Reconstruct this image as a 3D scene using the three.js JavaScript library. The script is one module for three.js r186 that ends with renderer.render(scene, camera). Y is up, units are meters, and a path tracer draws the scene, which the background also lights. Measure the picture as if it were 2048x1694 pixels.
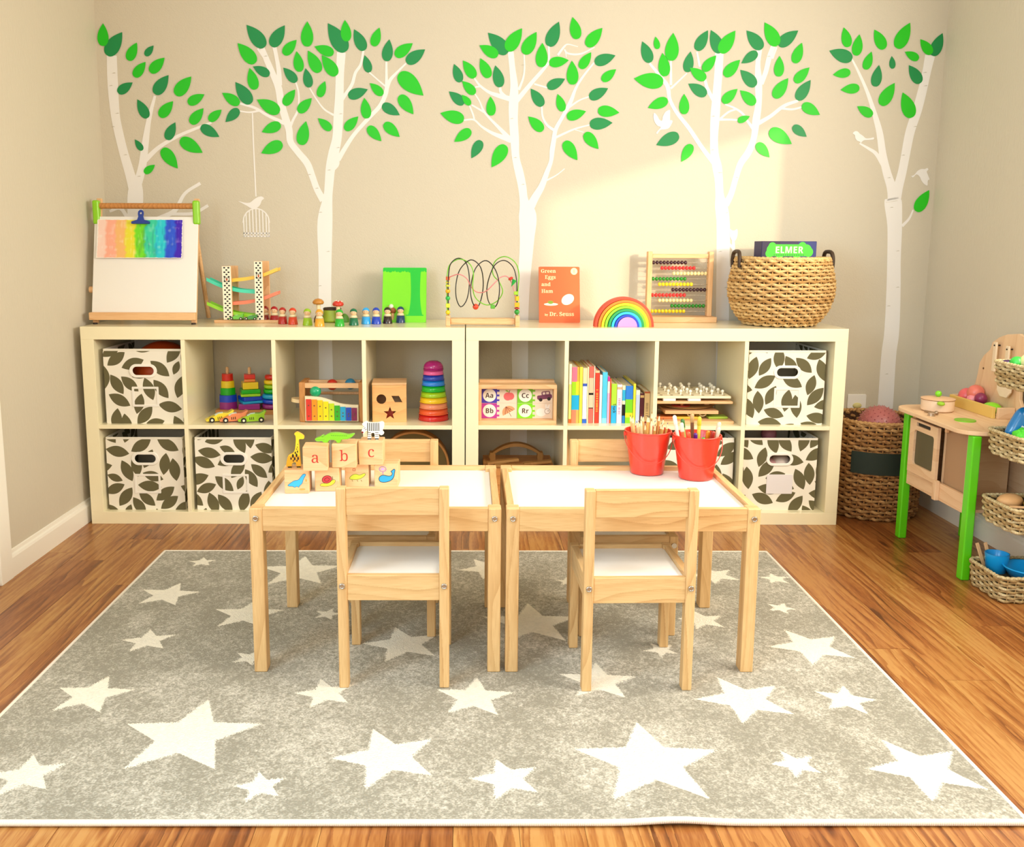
import * as THREE from 'three';
import { RoundedBoxGeometry } from 'three/addons/geometries/RoundedBoxGeometry.js';
import { mergeGeometries } from 'three/addons/utils/BufferGeometryUtils.js';
import { RectAreaLightUniformsLib } from 'three/addons/lights/RectAreaLightUniformsLib.js';

// ------------------------------------------------------------------ camera, sky, sun, window light, exposure
const scene = new THREE.Scene();
const renderer = new THREE.WebGLRenderer({ antialias: true });
renderer.toneMapping = THREE.LinearToneMapping;
renderer.toneMappingExposure = 1.16;
renderer.shadowMap.enabled = true;
RectAreaLightUniformsLib.init();

const IMG_W = 2048, IMG_H = 1694, FOCAL = 1809.56;
const camera = new THREE.PerspectiveCamera(2 * Math.atan(IMG_H / 2 / FOCAL) * 180 / Math.PI, IMG_W / IMG_H, 0.05, 60);
camera.rotation.order = 'YXZ';
camera.position.set(0.0153, 1.1029, 3.9055);
camera.rotation.set(-0.1527, -0.0066, 0.0036);
camera.setViewOffset(IMG_W, IMG_H, 73.81, 76.12, IMG_W, IMG_H);
scene.add(camera);

// pale late-afternoon sky outside the windows
scene.background = new THREE.Color(0.80, 0.90, 1.0);
scene.backgroundIntensity = 0.7;

// room: back wall z = 0, left wall XL, right wall XR, front wall ZF
const XL = -1.525, XR = 1.985, ZF = 5.35, CH = 2.55, TH = 0.12;
// windows in the right wall (z from, z to, sill, head) and the wide one behind the camera (x from, x to, sill, head)
const WIN_R = [[1.13, 3.05, 1.2, 1.88]];
const WIN_F = [-0.9, 0.6, 1.0, 2.1];
// window in the left wall, beside the camera (z from, z to, sill, head)
const WIN_L = [2.7, 4.7, 0.9, 2.1];

// low warm sun from the right and behind the camera
const sun = new THREE.DirectionalLight(new THREE.Color(1.0, 0.76, 0.50), 1.9);
const sunAz = Math.atan(0.58), sunEl = 9 * Math.PI / 180;
sun.position.set(Math.sin(sunAz) * Math.cos(sunEl) * 8, 1 + Math.sin(sunEl) * 8, 1 + Math.cos(sunAz) * Math.cos(sunEl) * 8);
sun.target.position.set(0, 1, 1);
sun.castShadow = true; sun.shadow.mapSize.set(2048, 2048); sun.shadow.radius = 3.5;
Object.assign(sun.shadow.camera, { left: -4, right: 4, top: 3, bottom: -3, near: 0.5, far: 16 });
scene.add(sun, sun.target);

// daylight that comes in through each window
function windowLight(x, y, z, w, h, tx, tz, color, intensity) {
  const l = new THREE.RectAreaLight(color, intensity, w, h);
  l.position.set(x, y, z); l.lookAt(tx, y, tz); scene.add(l); return l;
}
for (const [z0, z1, y0, y1] of WIN_R) windowLight(XR + 0.02, (y0 + y1) / 2, (z0 + z1) / 2, z1 - z0 - 0.1, y1 - y0 - 0.1, 0, (z0 + z1) / 2, new THREE.Color(1.0, 0.92, 0.78), 19);
windowLight(XL - 0.02, (WIN_L[2] + WIN_L[3]) / 2, (WIN_L[0] + WIN_L[1]) / 2, WIN_L[1] - WIN_L[0] - 0.1, WIN_L[3] - WIN_L[2] - 0.1, 0, (WIN_L[0] + WIN_L[1]) / 2, new THREE.Color(0.62, 0.85, 1.0), 10);
windowLight((WIN_F[0] + WIN_F[1]) / 2, (WIN_F[2] + WIN_F[3]) / 2, ZF + 0.02, WIN_F[1] - WIN_F[0] - 0.1, WIN_F[3] - WIN_F[2] - 0.1, (WIN_F[0] + WIN_F[1]) / 2, 0, new THREE.Color(1.0, 0.94, 0.82), 3.2);
// flush ceiling lamp in the middle of the room
const LAMP = { x: 0.25, z: 2.75, w: 0.9, d: 0.6 };
{
  const l = new THREE.RectAreaLight(new THREE.Color(0.97, 0.98, 1.0), 6.5, LAMP.w - 0.04, LAMP.d - 0.04);
  l.position.set(LAMP.x, CH - 0.075, LAMP.z); l.lookAt(LAMP.x, 0, LAMP.z); scene.add(l);
}

// ------------------------------------------------------------------ helpers
let seed = 7;
const rnd = () => { seed = (seed * 1664525 + 1013904223) >>> 0; return seed / 4294967296; };
const rr = (a, b) => a + (b - a) * rnd();
const used = new Map();
function numbered(n) { const k = used.get(n) || 0; used.set(n, k + 1); return k ? n + '_' + String(k).padStart(3, '0') : n; }
function shade(o) { o.traverse((m) => { if (m.isMesh) { m.castShadow = true; m.receiveShadow = true; } }); return o; }
function thing(name, label, category, pos = [0, 0, 0], turn = 0, group) {
  const o = new THREE.Group(); o.name = numbered(name); o.position.set(...pos); o.rotation.y = turn;
  o.userData = { label, category }; if (group) o.userData.group = group;
  scene.add(o); return o;
}
function clean(g) {
  let q = g.index ? g.toNonIndexed() : g;
  for (const k of Object.keys(q.attributes)) if (!['position', 'normal', 'uv'].includes(k)) q.deleteAttribute(k);
  if (!q.attributes.normal) q.computeVertexNormals();
  if (!q.attributes.uv) q.setAttribute('uv', new THREE.BufferAttribute(new Float32Array(q.attributes.position.count * 2), 2));
  q.clearGroups(); return q;
}
const join = (gs) => Array.isArray(gs) ? (gs.length === 1 ? gs[0] : mergeGeometries(gs.map(clean), false)) : gs;
function part(name, gs, mat, parent) {
  const m = new THREE.Mesh(join(gs), mat); m.name = name; m.castShadow = m.receiveShadow = true; parent.add(m); return m;
}
function solo(name, gs, mat, label, category, group) {
  const m = part(numbered(name), gs, mat, scene); m.userData = { label, category }; if (group) m.userData.group = group; return m;
}
function struct(name, gs, mat) { const m = part(name, gs, mat, scene); m.userData.kind = 'structure'; return m; }
// copy of a whole thing under the next number
function dup(src, pos, turn, label, group) {
  const c = src.clone(); c.name = numbered(src.name.replace(/_\d{3}$/, '')); c.position.set(...pos); c.rotation.y = turn;
  c.userData = { ...src.userData, label }; if (group) c.userData.group = group; scene.add(c); return c;
}
const at = (g, x = 0, y = 0, z = 0) => g.translate(x, y, z);
// box-projected uv in metres, grain running along one axis (0 x, 1 y, 2 z)
function grain(g, axis = 0, du = 0, dv = 0) {
  const q = g.index ? g.toNonIndexed() : g, p = q.attributes.position, n = q.attributes.normal, uv = new Float32Array(p.count * 2);
  for (let i = 0; i < p.count; i++) {
    const c = [p.getX(i), p.getY(i), p.getZ(i)], a = [Math.abs(n.getX(i)), Math.abs(n.getY(i)), Math.abs(n.getZ(i))];
    const k = a[0] > a[1] && a[0] > a[2] ? 0 : a[1] > a[2] ? 1 : 2;
    let u, v;
    if (k === axis) { const o = [0, 1, 2].filter((j) => j !== axis); u = c[o[0]] * 0.25; v = c[o[1]]; } else { u = c[axis]; v = c[3 - axis - k] + 0.13 * k; }
    uv[2 * i] = u + du; uv[2 * i + 1] = v + dv;
  }
  q.setAttribute('uv', new THREE.BufferAttribute(uv, 2)); return q;
}
function box(w, h, d, x = 0, y = 0, z = 0, r = 0.002, axis = 0) {
  const g = r > 0 ? new RoundedBoxGeometry(w, h, d, 2, Math.min(r, w / 2.01, h / 2.01, d / 2.01)) : new THREE.BoxGeometry(w, h, d);
  return grain(g, axis, rnd() * 3, rnd() * 3).translate(x, y, z);
}
// box whose base stands at y
const bx = (w, h, d, x, y, z, r, axis) => box(w, h, d, x, y + h / 2, z, r, axis);
const cyl = (r0, r1, h, x = 0, y = 0, z = 0, n = 24) => new THREE.CylinderGeometry(r0, r1, h, n).translate(x, y, z);
const ball = (r, x = 0, y = 0, z = 0, a = 20, b = 14) => new THREE.SphereGeometry(r, a, b).translate(x, y, z);
const lathe = (pts, n = 32) => new THREE.LatheGeometry(pts.map(([x, y]) => new THREE.Vector2(x, y)), n);
function rod(a, b, r, n = 12, r2 = r) {
  const A = new THREE.Vector3(...a), B = new THREE.Vector3(...b), d = B.clone().sub(A), L = d.length();
  return new THREE.CylinderGeometry(r2, r, L, n).applyQuaternion(new THREE.Quaternion().setFromUnitVectors(new THREE.Vector3(0, 1, 0), d.normalize())).translate((A.x + B.x) / 2, (A.y + B.y) / 2, (A.z + B.z) / 2);
}
function tube(pts, r, seg = 64, n = 8, closed = false) {
  return new THREE.TubeGeometry(new THREE.CatmullRomCurve3(pts.map((p) => new THREE.Vector3(...p)), closed, 'centripetal'), seg, r, n, closed);
}
function ext(shape, depth, bevel = 0, seg = 12) {
  return new THREE.ExtrudeGeometry(shape, { depth: depth - 2 * bevel, bevelEnabled: bevel > 0, bevelSize: bevel, bevelThickness: bevel, bevelOffset: -bevel, bevelSegments: 2, curveSegments: seg }).translate(0, 0, bevel);
}
function poly(pts, closedCurve = false) {
  if (!closedCurve) return new THREE.Shape(pts.map(([x, y]) => new THREE.Vector2(x, y)));
  const c = new THREE.CatmullRomCurve3(pts.map(([x, y]) => new THREE.Vector3(x, y, 0)), true, 'centripetal');
  return new THREE.Shape(c.getPoints(pts.length * 5).slice(0, -1).map((p) => new THREE.Vector2(p.x, p.y)));
}
function roundRect(w, h, r, x = 0, y = 0, S = THREE.Shape) {
  const s = new S(), a = x - w / 2, b = y - h / 2; r = Math.min(r, w / 2, h / 2);
  s.moveTo(a + r, b); s.lineTo(a + w - r, b); s.absarc(a + w - r, b + r, r, -Math.PI / 2, 0); s.lineTo(a + w, b + h - r);
  s.absarc(a + w - r, b + h - r, r, 0, Math.PI / 2); s.lineTo(a + r, b + h); s.absarc(a + r, b + h - r, r, Math.PI / 2, Math.PI);
  s.lineTo(a, b + r); s.absarc(a + r, b + r, r, Math.PI, 1.5 * Math.PI); return s;
}
// ------------------------------------------------------------------ textures
function hash(x, y, s) { let h = (x * 374761393 + y * 668265263 + s * 1442695041) | 0; h = Math.imul(h ^ (h >>> 13), 1274126177); return ((h ^ (h >>> 16)) >>> 0) / 4294967296; }
// value noise that repeats after px by py cells
function noise(x, y, px, py, s) {
  const xi = Math.floor(x), yi = Math.floor(y), fx = x - xi, fy = y - yi, u = fx * fx * (3 - 2 * fx), v = fy * fy * (3 - 2 * fy);
  const m = (a, n) => ((a % n) + n) % n, h = (i, j) => hash(m(i, px), m(j, py), s);
  return (h(xi, yi) * (1 - u) + h(xi + 1, yi) * u) * (1 - v) + (h(xi, yi + 1) * (1 - u) + h(xi + 1, yi + 1) * u) * v;
}
function tex(w, h, fn, srgb = true, repU = 1, repV = 1) {
  const d = new Uint8Array(w * h * 4), o = [0, 0, 0, 255];
  for (let y = 0; y < h; y++) for (let x = 0; x < w; x++) { o[3] = 255; fn(x / w, y / h, o, x, y); const i = (y * w + x) * 4; for (let c = 0; c < 4; c++) d[i + c] = Math.max(0, Math.min(255, o[c])); }
  const t = new THREE.DataTexture(d, w, h); t.wrapS = t.wrapT = THREE.RepeatWrapping; t.magFilter = t.minFilter = THREE.LinearFilter;
  if (srgb) t.colorSpace = THREE.SRGBColorSpace; t.repeat.set(repU, repV); t.needsUpdate = true; return t;
}
function canvasTex(w, h, draw) {
  const c = document.createElement('canvas'); c.width = w; c.height = h; draw(c.getContext('2d'), w, h);
  const t = new THREE.CanvasTexture(c); t.colorSpace = THREE.SRGBColorSpace; t.magFilter = THREE.LinearFilter; t.wrapS = t.wrapT = THREE.RepeatWrapping; return t;
}
const lerp3 = (a, b, t) => [a[0] + (b[0] - a[0]) * t, a[1] + (b[1] - a[1]) * t, a[2] + (b[2] - a[2]) * t];
// plain wood: u along the grain; the tile is 1 m by 0.5 m
function woodTex(light, dark, rings, s, contrast = 1) {
  return tex(1024, 512, (u, v, o, x, y) => {
    const warp = noise(u * 4, v * 5, 4, 5, s) * 2.4 + noise(u * 9, v * 16, 9, 16, s + 1) * 0.5;
    const f = v * rings + warp, q = f - Math.floor(f);
    const ring = Math.pow(q, 3) * 0.8 * (0.4 + 0.6 * noise(u * 3, v * rings * 0.5, 3, Math.max(1, Math.round(rings * 0.5)), s + 2));
    const fib = noise(u * 40, v * 256, 40, 256, s + 3) * 0.35, fl = noise(u * 2, v * 3, 2, 3, s + 4) * 0.35;
    const c = lerp3(light, dark, Math.min(1, Math.max(0, (ring + fib + fl - 0.2) * contrast)));
    o[0] = c[0]; o[1] = c[1]; o[2] = c[2];
  }, true, 1, 2);
}
function std(color, rough = 0.5, more = {}) { return new THREE.MeshStandardMaterial({ color, roughness: rough, ...more }); }
function phys(color, rough, more) { return new THREE.MeshPhysicalMaterial({ color, roughness: rough, ...more }); }
const pineTex = woodTex([230, 192, 136], [194, 144, 88], 18, 11, 0.8);
const fineBump = tex(256, 256, (u, v, o) => { o[0] = o[1] = o[2] = 255 * (0.5 * noise(u * 128, v * 128, 128, 128, 5) + 0.5 * noise(u * 40, v * 40, 40, 40, 6)); }, false, 3, 3);
const M = {
  pine: std('#ffffff', 0.55, { map: pineTex }),
  beech: std('#ffffff', 0.5, { map: woodTex([240, 196, 146], [212, 150, 96], 10, 21, 0.7) }),
  oak: std('#ffffff', 0.5, { map: woodTex([214, 150, 84], [160, 96, 44], 12, 31, 0.8) }),
  foil: phys('#fdf2cc', 0.3, { clearcoat: 0.5, clearcoatRoughness: 0.12 }),
  white: std('#f6f2ec', 0.4), trim: std('#fbf6ea', 0.35), melamine: std('#faf6f0', 0.3),
  black: std('#141210', 0.5), chrome: std('#c8c4bc', 0.25, { metalness: 1 }), dark: std('#2a1c12', 0.7),
};
const paint = (hex, rough = 0.35) => phys(hex, rough, { clearcoat: 0.35, clearcoatRoughness: 0.2 });
// ------------------------------------------------------------------ the room
const wallTex = tex(512, 512, (u, v, o) => { const n = 0.6 * noise(u * 160, v * 160, 160, 160, 51) + 0.4 * noise(u * 70, v * 70, 70, 70, 52); o[0] = o[1] = o[2] = 255 * n; }, false, 2, 2);
const M_wall = std('#d2c8b4', 0.75, { bumpMap: wallTex, bumpScale: 0.0006 });
const M_ceil = std('#d9d2c4', 0.9);
const wallBox = (x0, x1, y0, y1, z0, z1) => box(x1 - x0, y1 - y0, z1 - z0, (x0 + x1) / 2, (y0 + y1) / 2, (z0 + z1) / 2, 0, 0);
struct('wall_back', wallBox(XL - TH, XR + TH, -0.05, CH, -TH, 0), M_wall);
{
  const [z0, z1, y0, y1] = WIN_L, w = (a, b, c, d) => wallBox(XL - TH, XL, a, b, c, d);
  struct('wall_left', [w(-0.05, CH, 0, z0), w(-0.05, CH, z1, ZF + TH), w(-0.05, y0, z0, z1), w(y1, CH, z0, z1)], M_wall);
}
{
  const y = -0.05, gs = [wallBox(XR, XR + TH, y, CH, 0, WIN_R[0][0]), wallBox(XR, XR + TH, y, CH, WIN_R[0][1], ZF + TH)];
  for (const [z0, z1, y0, y1] of WIN_R) gs.push(wallBox(XR, XR + TH, y, y0, z0, z1), wallBox(XR, XR + TH, y1, CH, z0, z1));
  struct('wall_right', gs, M_wall);
  const [x0, x1, y0, y1] = WIN_F;
  struct('wall_front', [wallBox(XL, x0, y, CH, ZF, ZF + TH), wallBox(x1, XR, y, CH, ZF, ZF + TH), wallBox(x0, x1, y, y0, ZF, ZF + TH), wallBox(x0, x1, y1, CH, ZF, ZF + TH)], M_wall);
}
struct('ceiling', wallBox(XL - TH, XR + TH, CH, CH + 0.12, -TH, ZF + TH), M_ceil);

{
  const o = thing('ceiling_lamp', 'flat white rectangular lamp on the ceiling above the rug front', 'lamp', [LAMP.x, CH, LAMP.z]);
  part('housing', box(LAMP.w, 0.05, LAMP.d, 0, -0.025, 0, 0.006), M.white, o);
  part('diffuser', box(LAMP.w - 0.04, 0.012, LAMP.d - 0.04, 0, -0.056, 0, 0.004), std('#ffffff', 0.6, { emissive: '#f2f8ff', emissiveIntensity: 1.0 }), o);
}
// window frames and panes in the openings
const M_pane = phys('#ffffff', 0.02, { transmission: 1, thickness: 0, ior: 1.45 });
function windowFrame(name, w, h, x, y, z, turn) {
  const g = new THREE.Group(); g.name = name; g.position.set(x, y, z); g.rotation.y = turn; g.userData.kind = 'structure'; scene.add(g);
  part('window_frame', [box(w, 0.04, 0.06, 0, h / 2 - 0.02, 0), box(w, 0.04, 0.06, 0, -h / 2 + 0.02, 0), box(0.04, h, 0.06, w / 2 - 0.02, 0, 0), box(0.04, h, 0.06, -w / 2 + 0.02, 0, 0)], M.trim, g);
  part('pane', new THREE.PlaneGeometry(w - 0.06, h - 0.06), M_pane, g);
}
WIN_R.forEach(([z0, z1, y0, y1], i) => windowFrame('window_' + (i + 1), z1 - z0, y1 - y0, XR + 0.07, (y0 + y1) / 2, (z0 + z1) / 2, Math.PI / 2));
windowFrame('window_2', WIN_F[1] - WIN_F[0], WIN_F[3] - WIN_F[2], (WIN_F[0] + WIN_F[1]) / 2, (WIN_F[2] + WIN_F[3]) / 2, ZF + 0.07, 0);

windowFrame('window_3', WIN_L[1] - WIN_L[0], WIN_L[3] - WIN_L[2], XL - 0.07, (WIN_L[2] + WIN_L[3]) / 2, (WIN_L[0] + WIN_L[1]) / 2, Math.PI / 2);

// baseboards, with a moulded top edge
function baseShape() { return poly([[0, 0], [0.014, 0], [0.014, 0.066], [0.011, 0.074], [0.006, 0.078], [0.005, 0.088], [0, 0.09]]); }
struct('baseboard_back', at(ext(baseShape(), XR - XL).rotateY(-Math.PI / 2), XR, 0, 0), M.trim);
{
  const run = (len) => ext(baseShape(), len);
  struct('baseboard_left', at(run(0.99), XL, 0, 0.01), M.trim);
  struct('baseboard_right', at(run(ZF).rotateY(Math.PI), XR, 0, ZF), M.trim);
}
// door in the left wall nearer the camera: casing and leaf
{
  struct('trim_1', [box(0.018, 2.1, 0.075, XL + 0.009, 1.05, 1.0375), box(0.018, 2.1, 0.075, XL + 0.009, 1.05, 1.9125), box(0.018, 0.08, 0.95, XL + 0.009, 2.14, 1.475)], M.trim);
  const d = new THREE.Group(); d.name = 'door_1'; d.userData.kind = 'structure'; d.position.set(XL + 0.006, 0, 1.475); scene.add(d);
  part('door_leaf', box(0.01, 2.09, 0.8, 0, 1.05, 0), M.trim, d);
  part('door_handle', [rod([0, 1.0, -0.33], [0.05, 1.0, -0.33], 0.012), ball(0.025, 0.055, 1.0, -0.33)], M.chrome, d);
}

// plank floor: every board is a piece of its own
const floorTone = (s, light, mid, dark) => tex(1024, 512, (u, v, o) => {
  const w1 = noise(u * 2, v * 8, 2, 8, s) * 3.0 + noise(u * 5, v * 26, 5, 26, s + 1) * 0.9;
  const f = v * 16 + w1, q = f - Math.floor(f), streak = noise(u * 6, v * 60, 6, 60, s + 2), fib = noise(u * 50, v * 250, 50, 250, s + 3);
  let t = 0.5 * Math.pow(q, 1.6) * (0.3 + noise(u * 3, v * 5, 3, 5, s + 4)) + 0.6 * (streak - 0.4) + 0.3 * (fib - 0.5) + 0.35 * (noise(u * 2, v * 4, 2, 4, s + 6) - 0.4);
  const knot = Math.max(0, 1 - Math.hypot((u - 0.63) * 18, (v - 0.31) * 40)); t += knot * 0.9;
  const c = t < 0.4 ? lerp3(light, mid, Math.max(0, t / 0.4)) : lerp3(mid, dark, Math.min(1, (t - 0.4) / 0.6));
  o[0] = c[0]; o[1] = c[1]; o[2] = c[2];
}, true, 1, 2);
const floorMats = [floorTone(101, [206, 142, 82], [174, 104, 52], [104, 54, 22]), floorTone(131, [192, 124, 68], [156, 88, 42], [92, 46, 18]), floorTone(161, [214, 156, 94], [186, 118, 60], [122, 66, 28])]
  .map((map) => phys('#e2e2d4', 0.36, { map, clearcoat: 0.15, clearcoatRoughness: 0.3 }));
{
  const floor = struct('floor', wallBox(XL, XR, -0.05, -0.012, 0, ZF), M.dark);
  const PW = 0.126, rows = Math.ceil((XR - XL) / PW);
  for (let i = 0; i < rows; i++) {
    const x0 = XL + i * PW, x1 = Math.min(XR, x0 + PW);
    let z = -rr(0.1, 1.1);
    while (z < ZF) {
      const za = Math.max(0, z), zb = Math.min(ZF, z + 1.22);
      if (zb - za > 0.02) {
        const g = grain(new THREE.BoxGeometry(x1 - x0 - 0.0008, 0.012, zb - za - 0.0008), 2, rnd() * 5, rnd() * 5).translate((x0 + x1) / 2, -0.006, (za + zb) / 2);
        part('plank', g, floorMats[Math.floor(rnd() * 2.999)], floor);
      }
      z += 1.22;
    }
  }
}

// ------------------------------------------------------------------ the rug with woven stars
function starInside(dx, dy, R, a) { // dx, dy from the centre; tips at radius R; returns signed depth
  let t = Math.atan2(dy, dx) - a; const s = 2 * Math.PI / 5; t = ((t % s) + s) % s; if (t > s / 2) t = s - t;
  const r = Math.hypot(dx, dy), px = r * Math.cos(t), py = r * Math.sin(t), ri = R * 0.43, ix = ri * Math.cos(s / 2), iy = ri * Math.sin(s / 2);
  return ((ix - R) * py - iy * (px - R)) / Math.hypot(ix - R, iy) < 0 ? -1 : 1;
}
const STARS = [[-.616,2.008,.165,.317], [.403,2.115,.165,.301], [.979,2.141,.122,.614], [-.161,2.095,.123,-.598], [.095,2.176,.079,.599], [-.409,2.202,.057,.605], [-.910,1.821,.101,.262], [-.904,2.162,.081,.595], [-.338,1.813,.079,.613], [.030,1.832,.102,.245], [.345,1.749,.103,.249], [.689,1.843,.122,.617], [.937,1.844,.076,.016], [.715,2.122,.056,.606], [.962,1.549,.118,.621], [.199,1.391,.149,.320], [-.166,1.534,.117,.582], [-.879,1.513,.077,.559], [-.936,1.174,.101,.222], [-.914,.877,.050,.477], [-.559,.963,.148,.359], [-.647,1.328,.112,.297], [.844,.998,.084,.680], [.707,1.369,.074,.462], [.542,1.570,.049,.755], [.080,.938,.106,.782], [-.408,1.327,.045,.082], [-.570,1.618,.048,.016], [.971,1.278,.046,1.047], [1.036,1.030,.054,.324], [.341,1.059,.041,.293]];
const RUG = { x0: -1.082, x1: 1.094, z0: 0.758, z1: 2.314 };
{
  const W = RUG.x1 - RUG.x0, D = RUG.z1 - RUG.z0, w = 2048, h = 1464;
  const mask = new Uint8Array(w * h);
  for (const [cx, cz, R, a] of STARS) for (let y = Math.max(0, Math.floor((cz - R - RUG.z0) / D * h)); y < Math.min(h, (cz + R - RUG.z0) / D * h); y++) for (let x = Math.max(0, Math.floor((cx - R - RUG.x0) / W * w)); x < Math.min(w, (cx + R - RUG.x0) / W * w); x++) {
    const j = (hash(x >> 1, y >> 1, 3) - 0.5) * 0.006;
    if (starInside(x / w * W + RUG.x0 - cx + j, -(y / h * D + RUG.z0 - cz + j), R, a) > 0) mask[y * w + x] = 1;
  }
  const map = tex(w, h, (u, v, o, x, y) => {
    const big = noise(u * 14, v * 10, 14, 10, 71) * 0.5 + noise(u * 34, v * 24, 34, 24, 72) * 0.5;
    const mid = noise(u * 240, v * 160, 240, 160, 73), fine = hash(x, y, 74), tuft = noise(u * 700, v * 500, 700, 500, 75);
    if (mask[(h - 1 - y) * w + x]) { const k = 0.93 + 0.07 * (0.5 * mid + 0.5 * tuft); o[0] = 250 * k; o[1] = 244 * k; o[2] = 228 * k; return; }
    const t = Math.min(1, Math.max(0, 0.25 + (big - 0.5) * 0.75 + (mid - 0.5) * 0.5 + (tuft - 0.5) * 0.8 + (fine - 0.5) * 0.35));
    const c = lerp3([152, 147, 132], [226, 220, 208], t); o[0] = c[0]; o[1] = c[1]; o[2] = c[2];
  });
  const bump = tex(1024, 1024, (u, v, o, x, y) => { o[0] = o[1] = o[2] = 255 * (0.5 * hash(x, y, 76) + 0.5 * noise(u * 400, v * 400, 400, 400, 77)); }, false, 2, 2);
  const N = 160, g = new THREE.PlaneGeometry(W, D, N, 8).rotateX(-Math.PI / 2), p = g.attributes.position;
  // the front edge lifts a little where the rug has a ripple
  const lift = (x, z) => 0.006 * Math.exp(-Math.pow((x - 0.42) / 0.07, 2)) * Math.max(0, (z - 1.9) / 0.42);
  const cx = (RUG.x0 + RUG.x1) / 2, cz = (RUG.z0 + RUG.z1) / 2;
  for (let i = 0; i < p.count; i++) p.setY(i, 0.012 + lift(p.getX(i) + cx, p.getZ(i) + cz));
  g.computeVertexNormals();
  const rug = thing('rug', 'large grey-beige pile rug with scattered cream stars under the play tables', 'rug', [cx, 0, cz]);
  part('pile', g, std('#ffffff', 0.95, { map, bumpMap: bump, bumpScale: 0.003, side: THREE.DoubleSide }), rug);
  part('backing', box(W - 0.006, 0.009, D - 0.006, 0, 0.0055, 0, 0), std('#5c4a34', 0.9), rug);
  const M_bind = std('#f3eadb', 0.85, { bumpMap: tex(256, 4, (u, v, o) => { o[0] = o[1] = o[2] = 127 + 127 * Math.sin(u * 2 * Math.PI * 64); }, false, 8, 1), bumpScale: 0.001 });
  const e = [[-W / 2, -D / 2], [W / 2, -D / 2], [W / 2, D / 2], [-W / 2, D / 2]];
  for (let k = 0; k < 4; k++) {
    const [ax, az] = e[k], [bxx, bz] = e[(k + 1) % 4], pts = [];
    for (let i = 0; i <= 60; i++) { const t = i / 60, x = ax + (bxx - ax) * t, z = az + (bz - az) * t; pts.push([x, 0.0075 + lift(x + cx, z + cz), z]); }
    part('binding', tube(pts, 0.0065, 120, 8), M_bind, rug);
  }
}

// ------------------------------------------------------------------ birch wall decals
const M_birch = std('#f0ece8', 0.55), M_leafG = std('#14c402', 0.5), M_leafD = std('#008a44', 0.5);
const M_decal = M_birch;
function ribbon(pts, z0, z1) { // pts: flat list x, y, width
  const P = []; for (let i = 0; i < pts.length; i += 3) P.push(new THREE.Vector3(pts[i], Math.max(pts[i + 1], 0.091), pts[i + 2]));
  const c = new THREE.CatmullRomCurve3(P, false, 'centripetal'), n = Math.max(6, P.length * 5), L = [], R = [];
  for (let i = 0; i <= n; i++) { const a = c.getPoint(i / n), t = c.getTangent(i / n), k = a.z / 2 / Math.hypot(t.x, t.y); L.push([a.x - t.y * k, a.y + t.x * k]); R.unshift([a.x + t.y * k, a.y - t.x * k]); }
  return ext(poly([...L, ...R]), z1 - z0).translate(0, 0, z0);
}
function leafShape(L) {
  const s = new THREE.Shape(); s.moveTo(0, 0);
  s.bezierCurveTo(-0.02 * L, 0.16 * L, 0.18 * L, 0.27 * L, 0.40 * L, 0.255 * L); s.bezierCurveTo(0.66 * L, 0.235 * L, 0.85 * L, 0.10 * L, L, 0);
  s.bezierCurveTo(0.85 * L, -0.10 * L, 0.66 * L, -0.235 * L, 0.40 * L, -0.255 * L); s.bezierCurveTo(0.18 * L, -0.27 * L, -0.02 * L, -0.16 * L, 0, 0); return s;
}
function birchDecal(label, ribs, _a, bright, _b, deep, _c, marks) {
  const o = thing('birch_tree_decal', label, 'wall decal', [ribs[0][0], 0.09, 0]), dx = -ribs[0][0];
  part('trunk', ribs.map((r, i) => ribbon(r, 0.0002, 0.0009 + i * 0.00004).translate(dx, -0.09, 0)), M_birch, o);
  let k = 0;
  const leaf = (m) => ([tx, ty, bxx, by]) => {
    const L = Math.hypot(tx - bxx, ty - by);
    part('leaf', ext(leafShape(L), 0.0006, 0, 8).rotateZ(Math.atan2(ty - by, tx - bxx)).translate(bxx + dx, by - 0.09, 0.0018 + (m === M_leafG ? 0.0008 : 0) + (k++ % 5) * 0.00002), m, o);
  };
  deep.forEach(leaf(M_leafD)); bright.forEach(leaf(M_leafG));
  part('bark_notches', marks.map(([x, y]) => ext(poly([[-0.009, -0.0012], [0.009, 0.0004], [0.002, 0.0022]]), 0.0006).translate(x + dx, y - 0.09, 0.0013)), std('#b9b09a', 0.7), o).userData.kind = 'stuff';
  return o;
}
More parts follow.
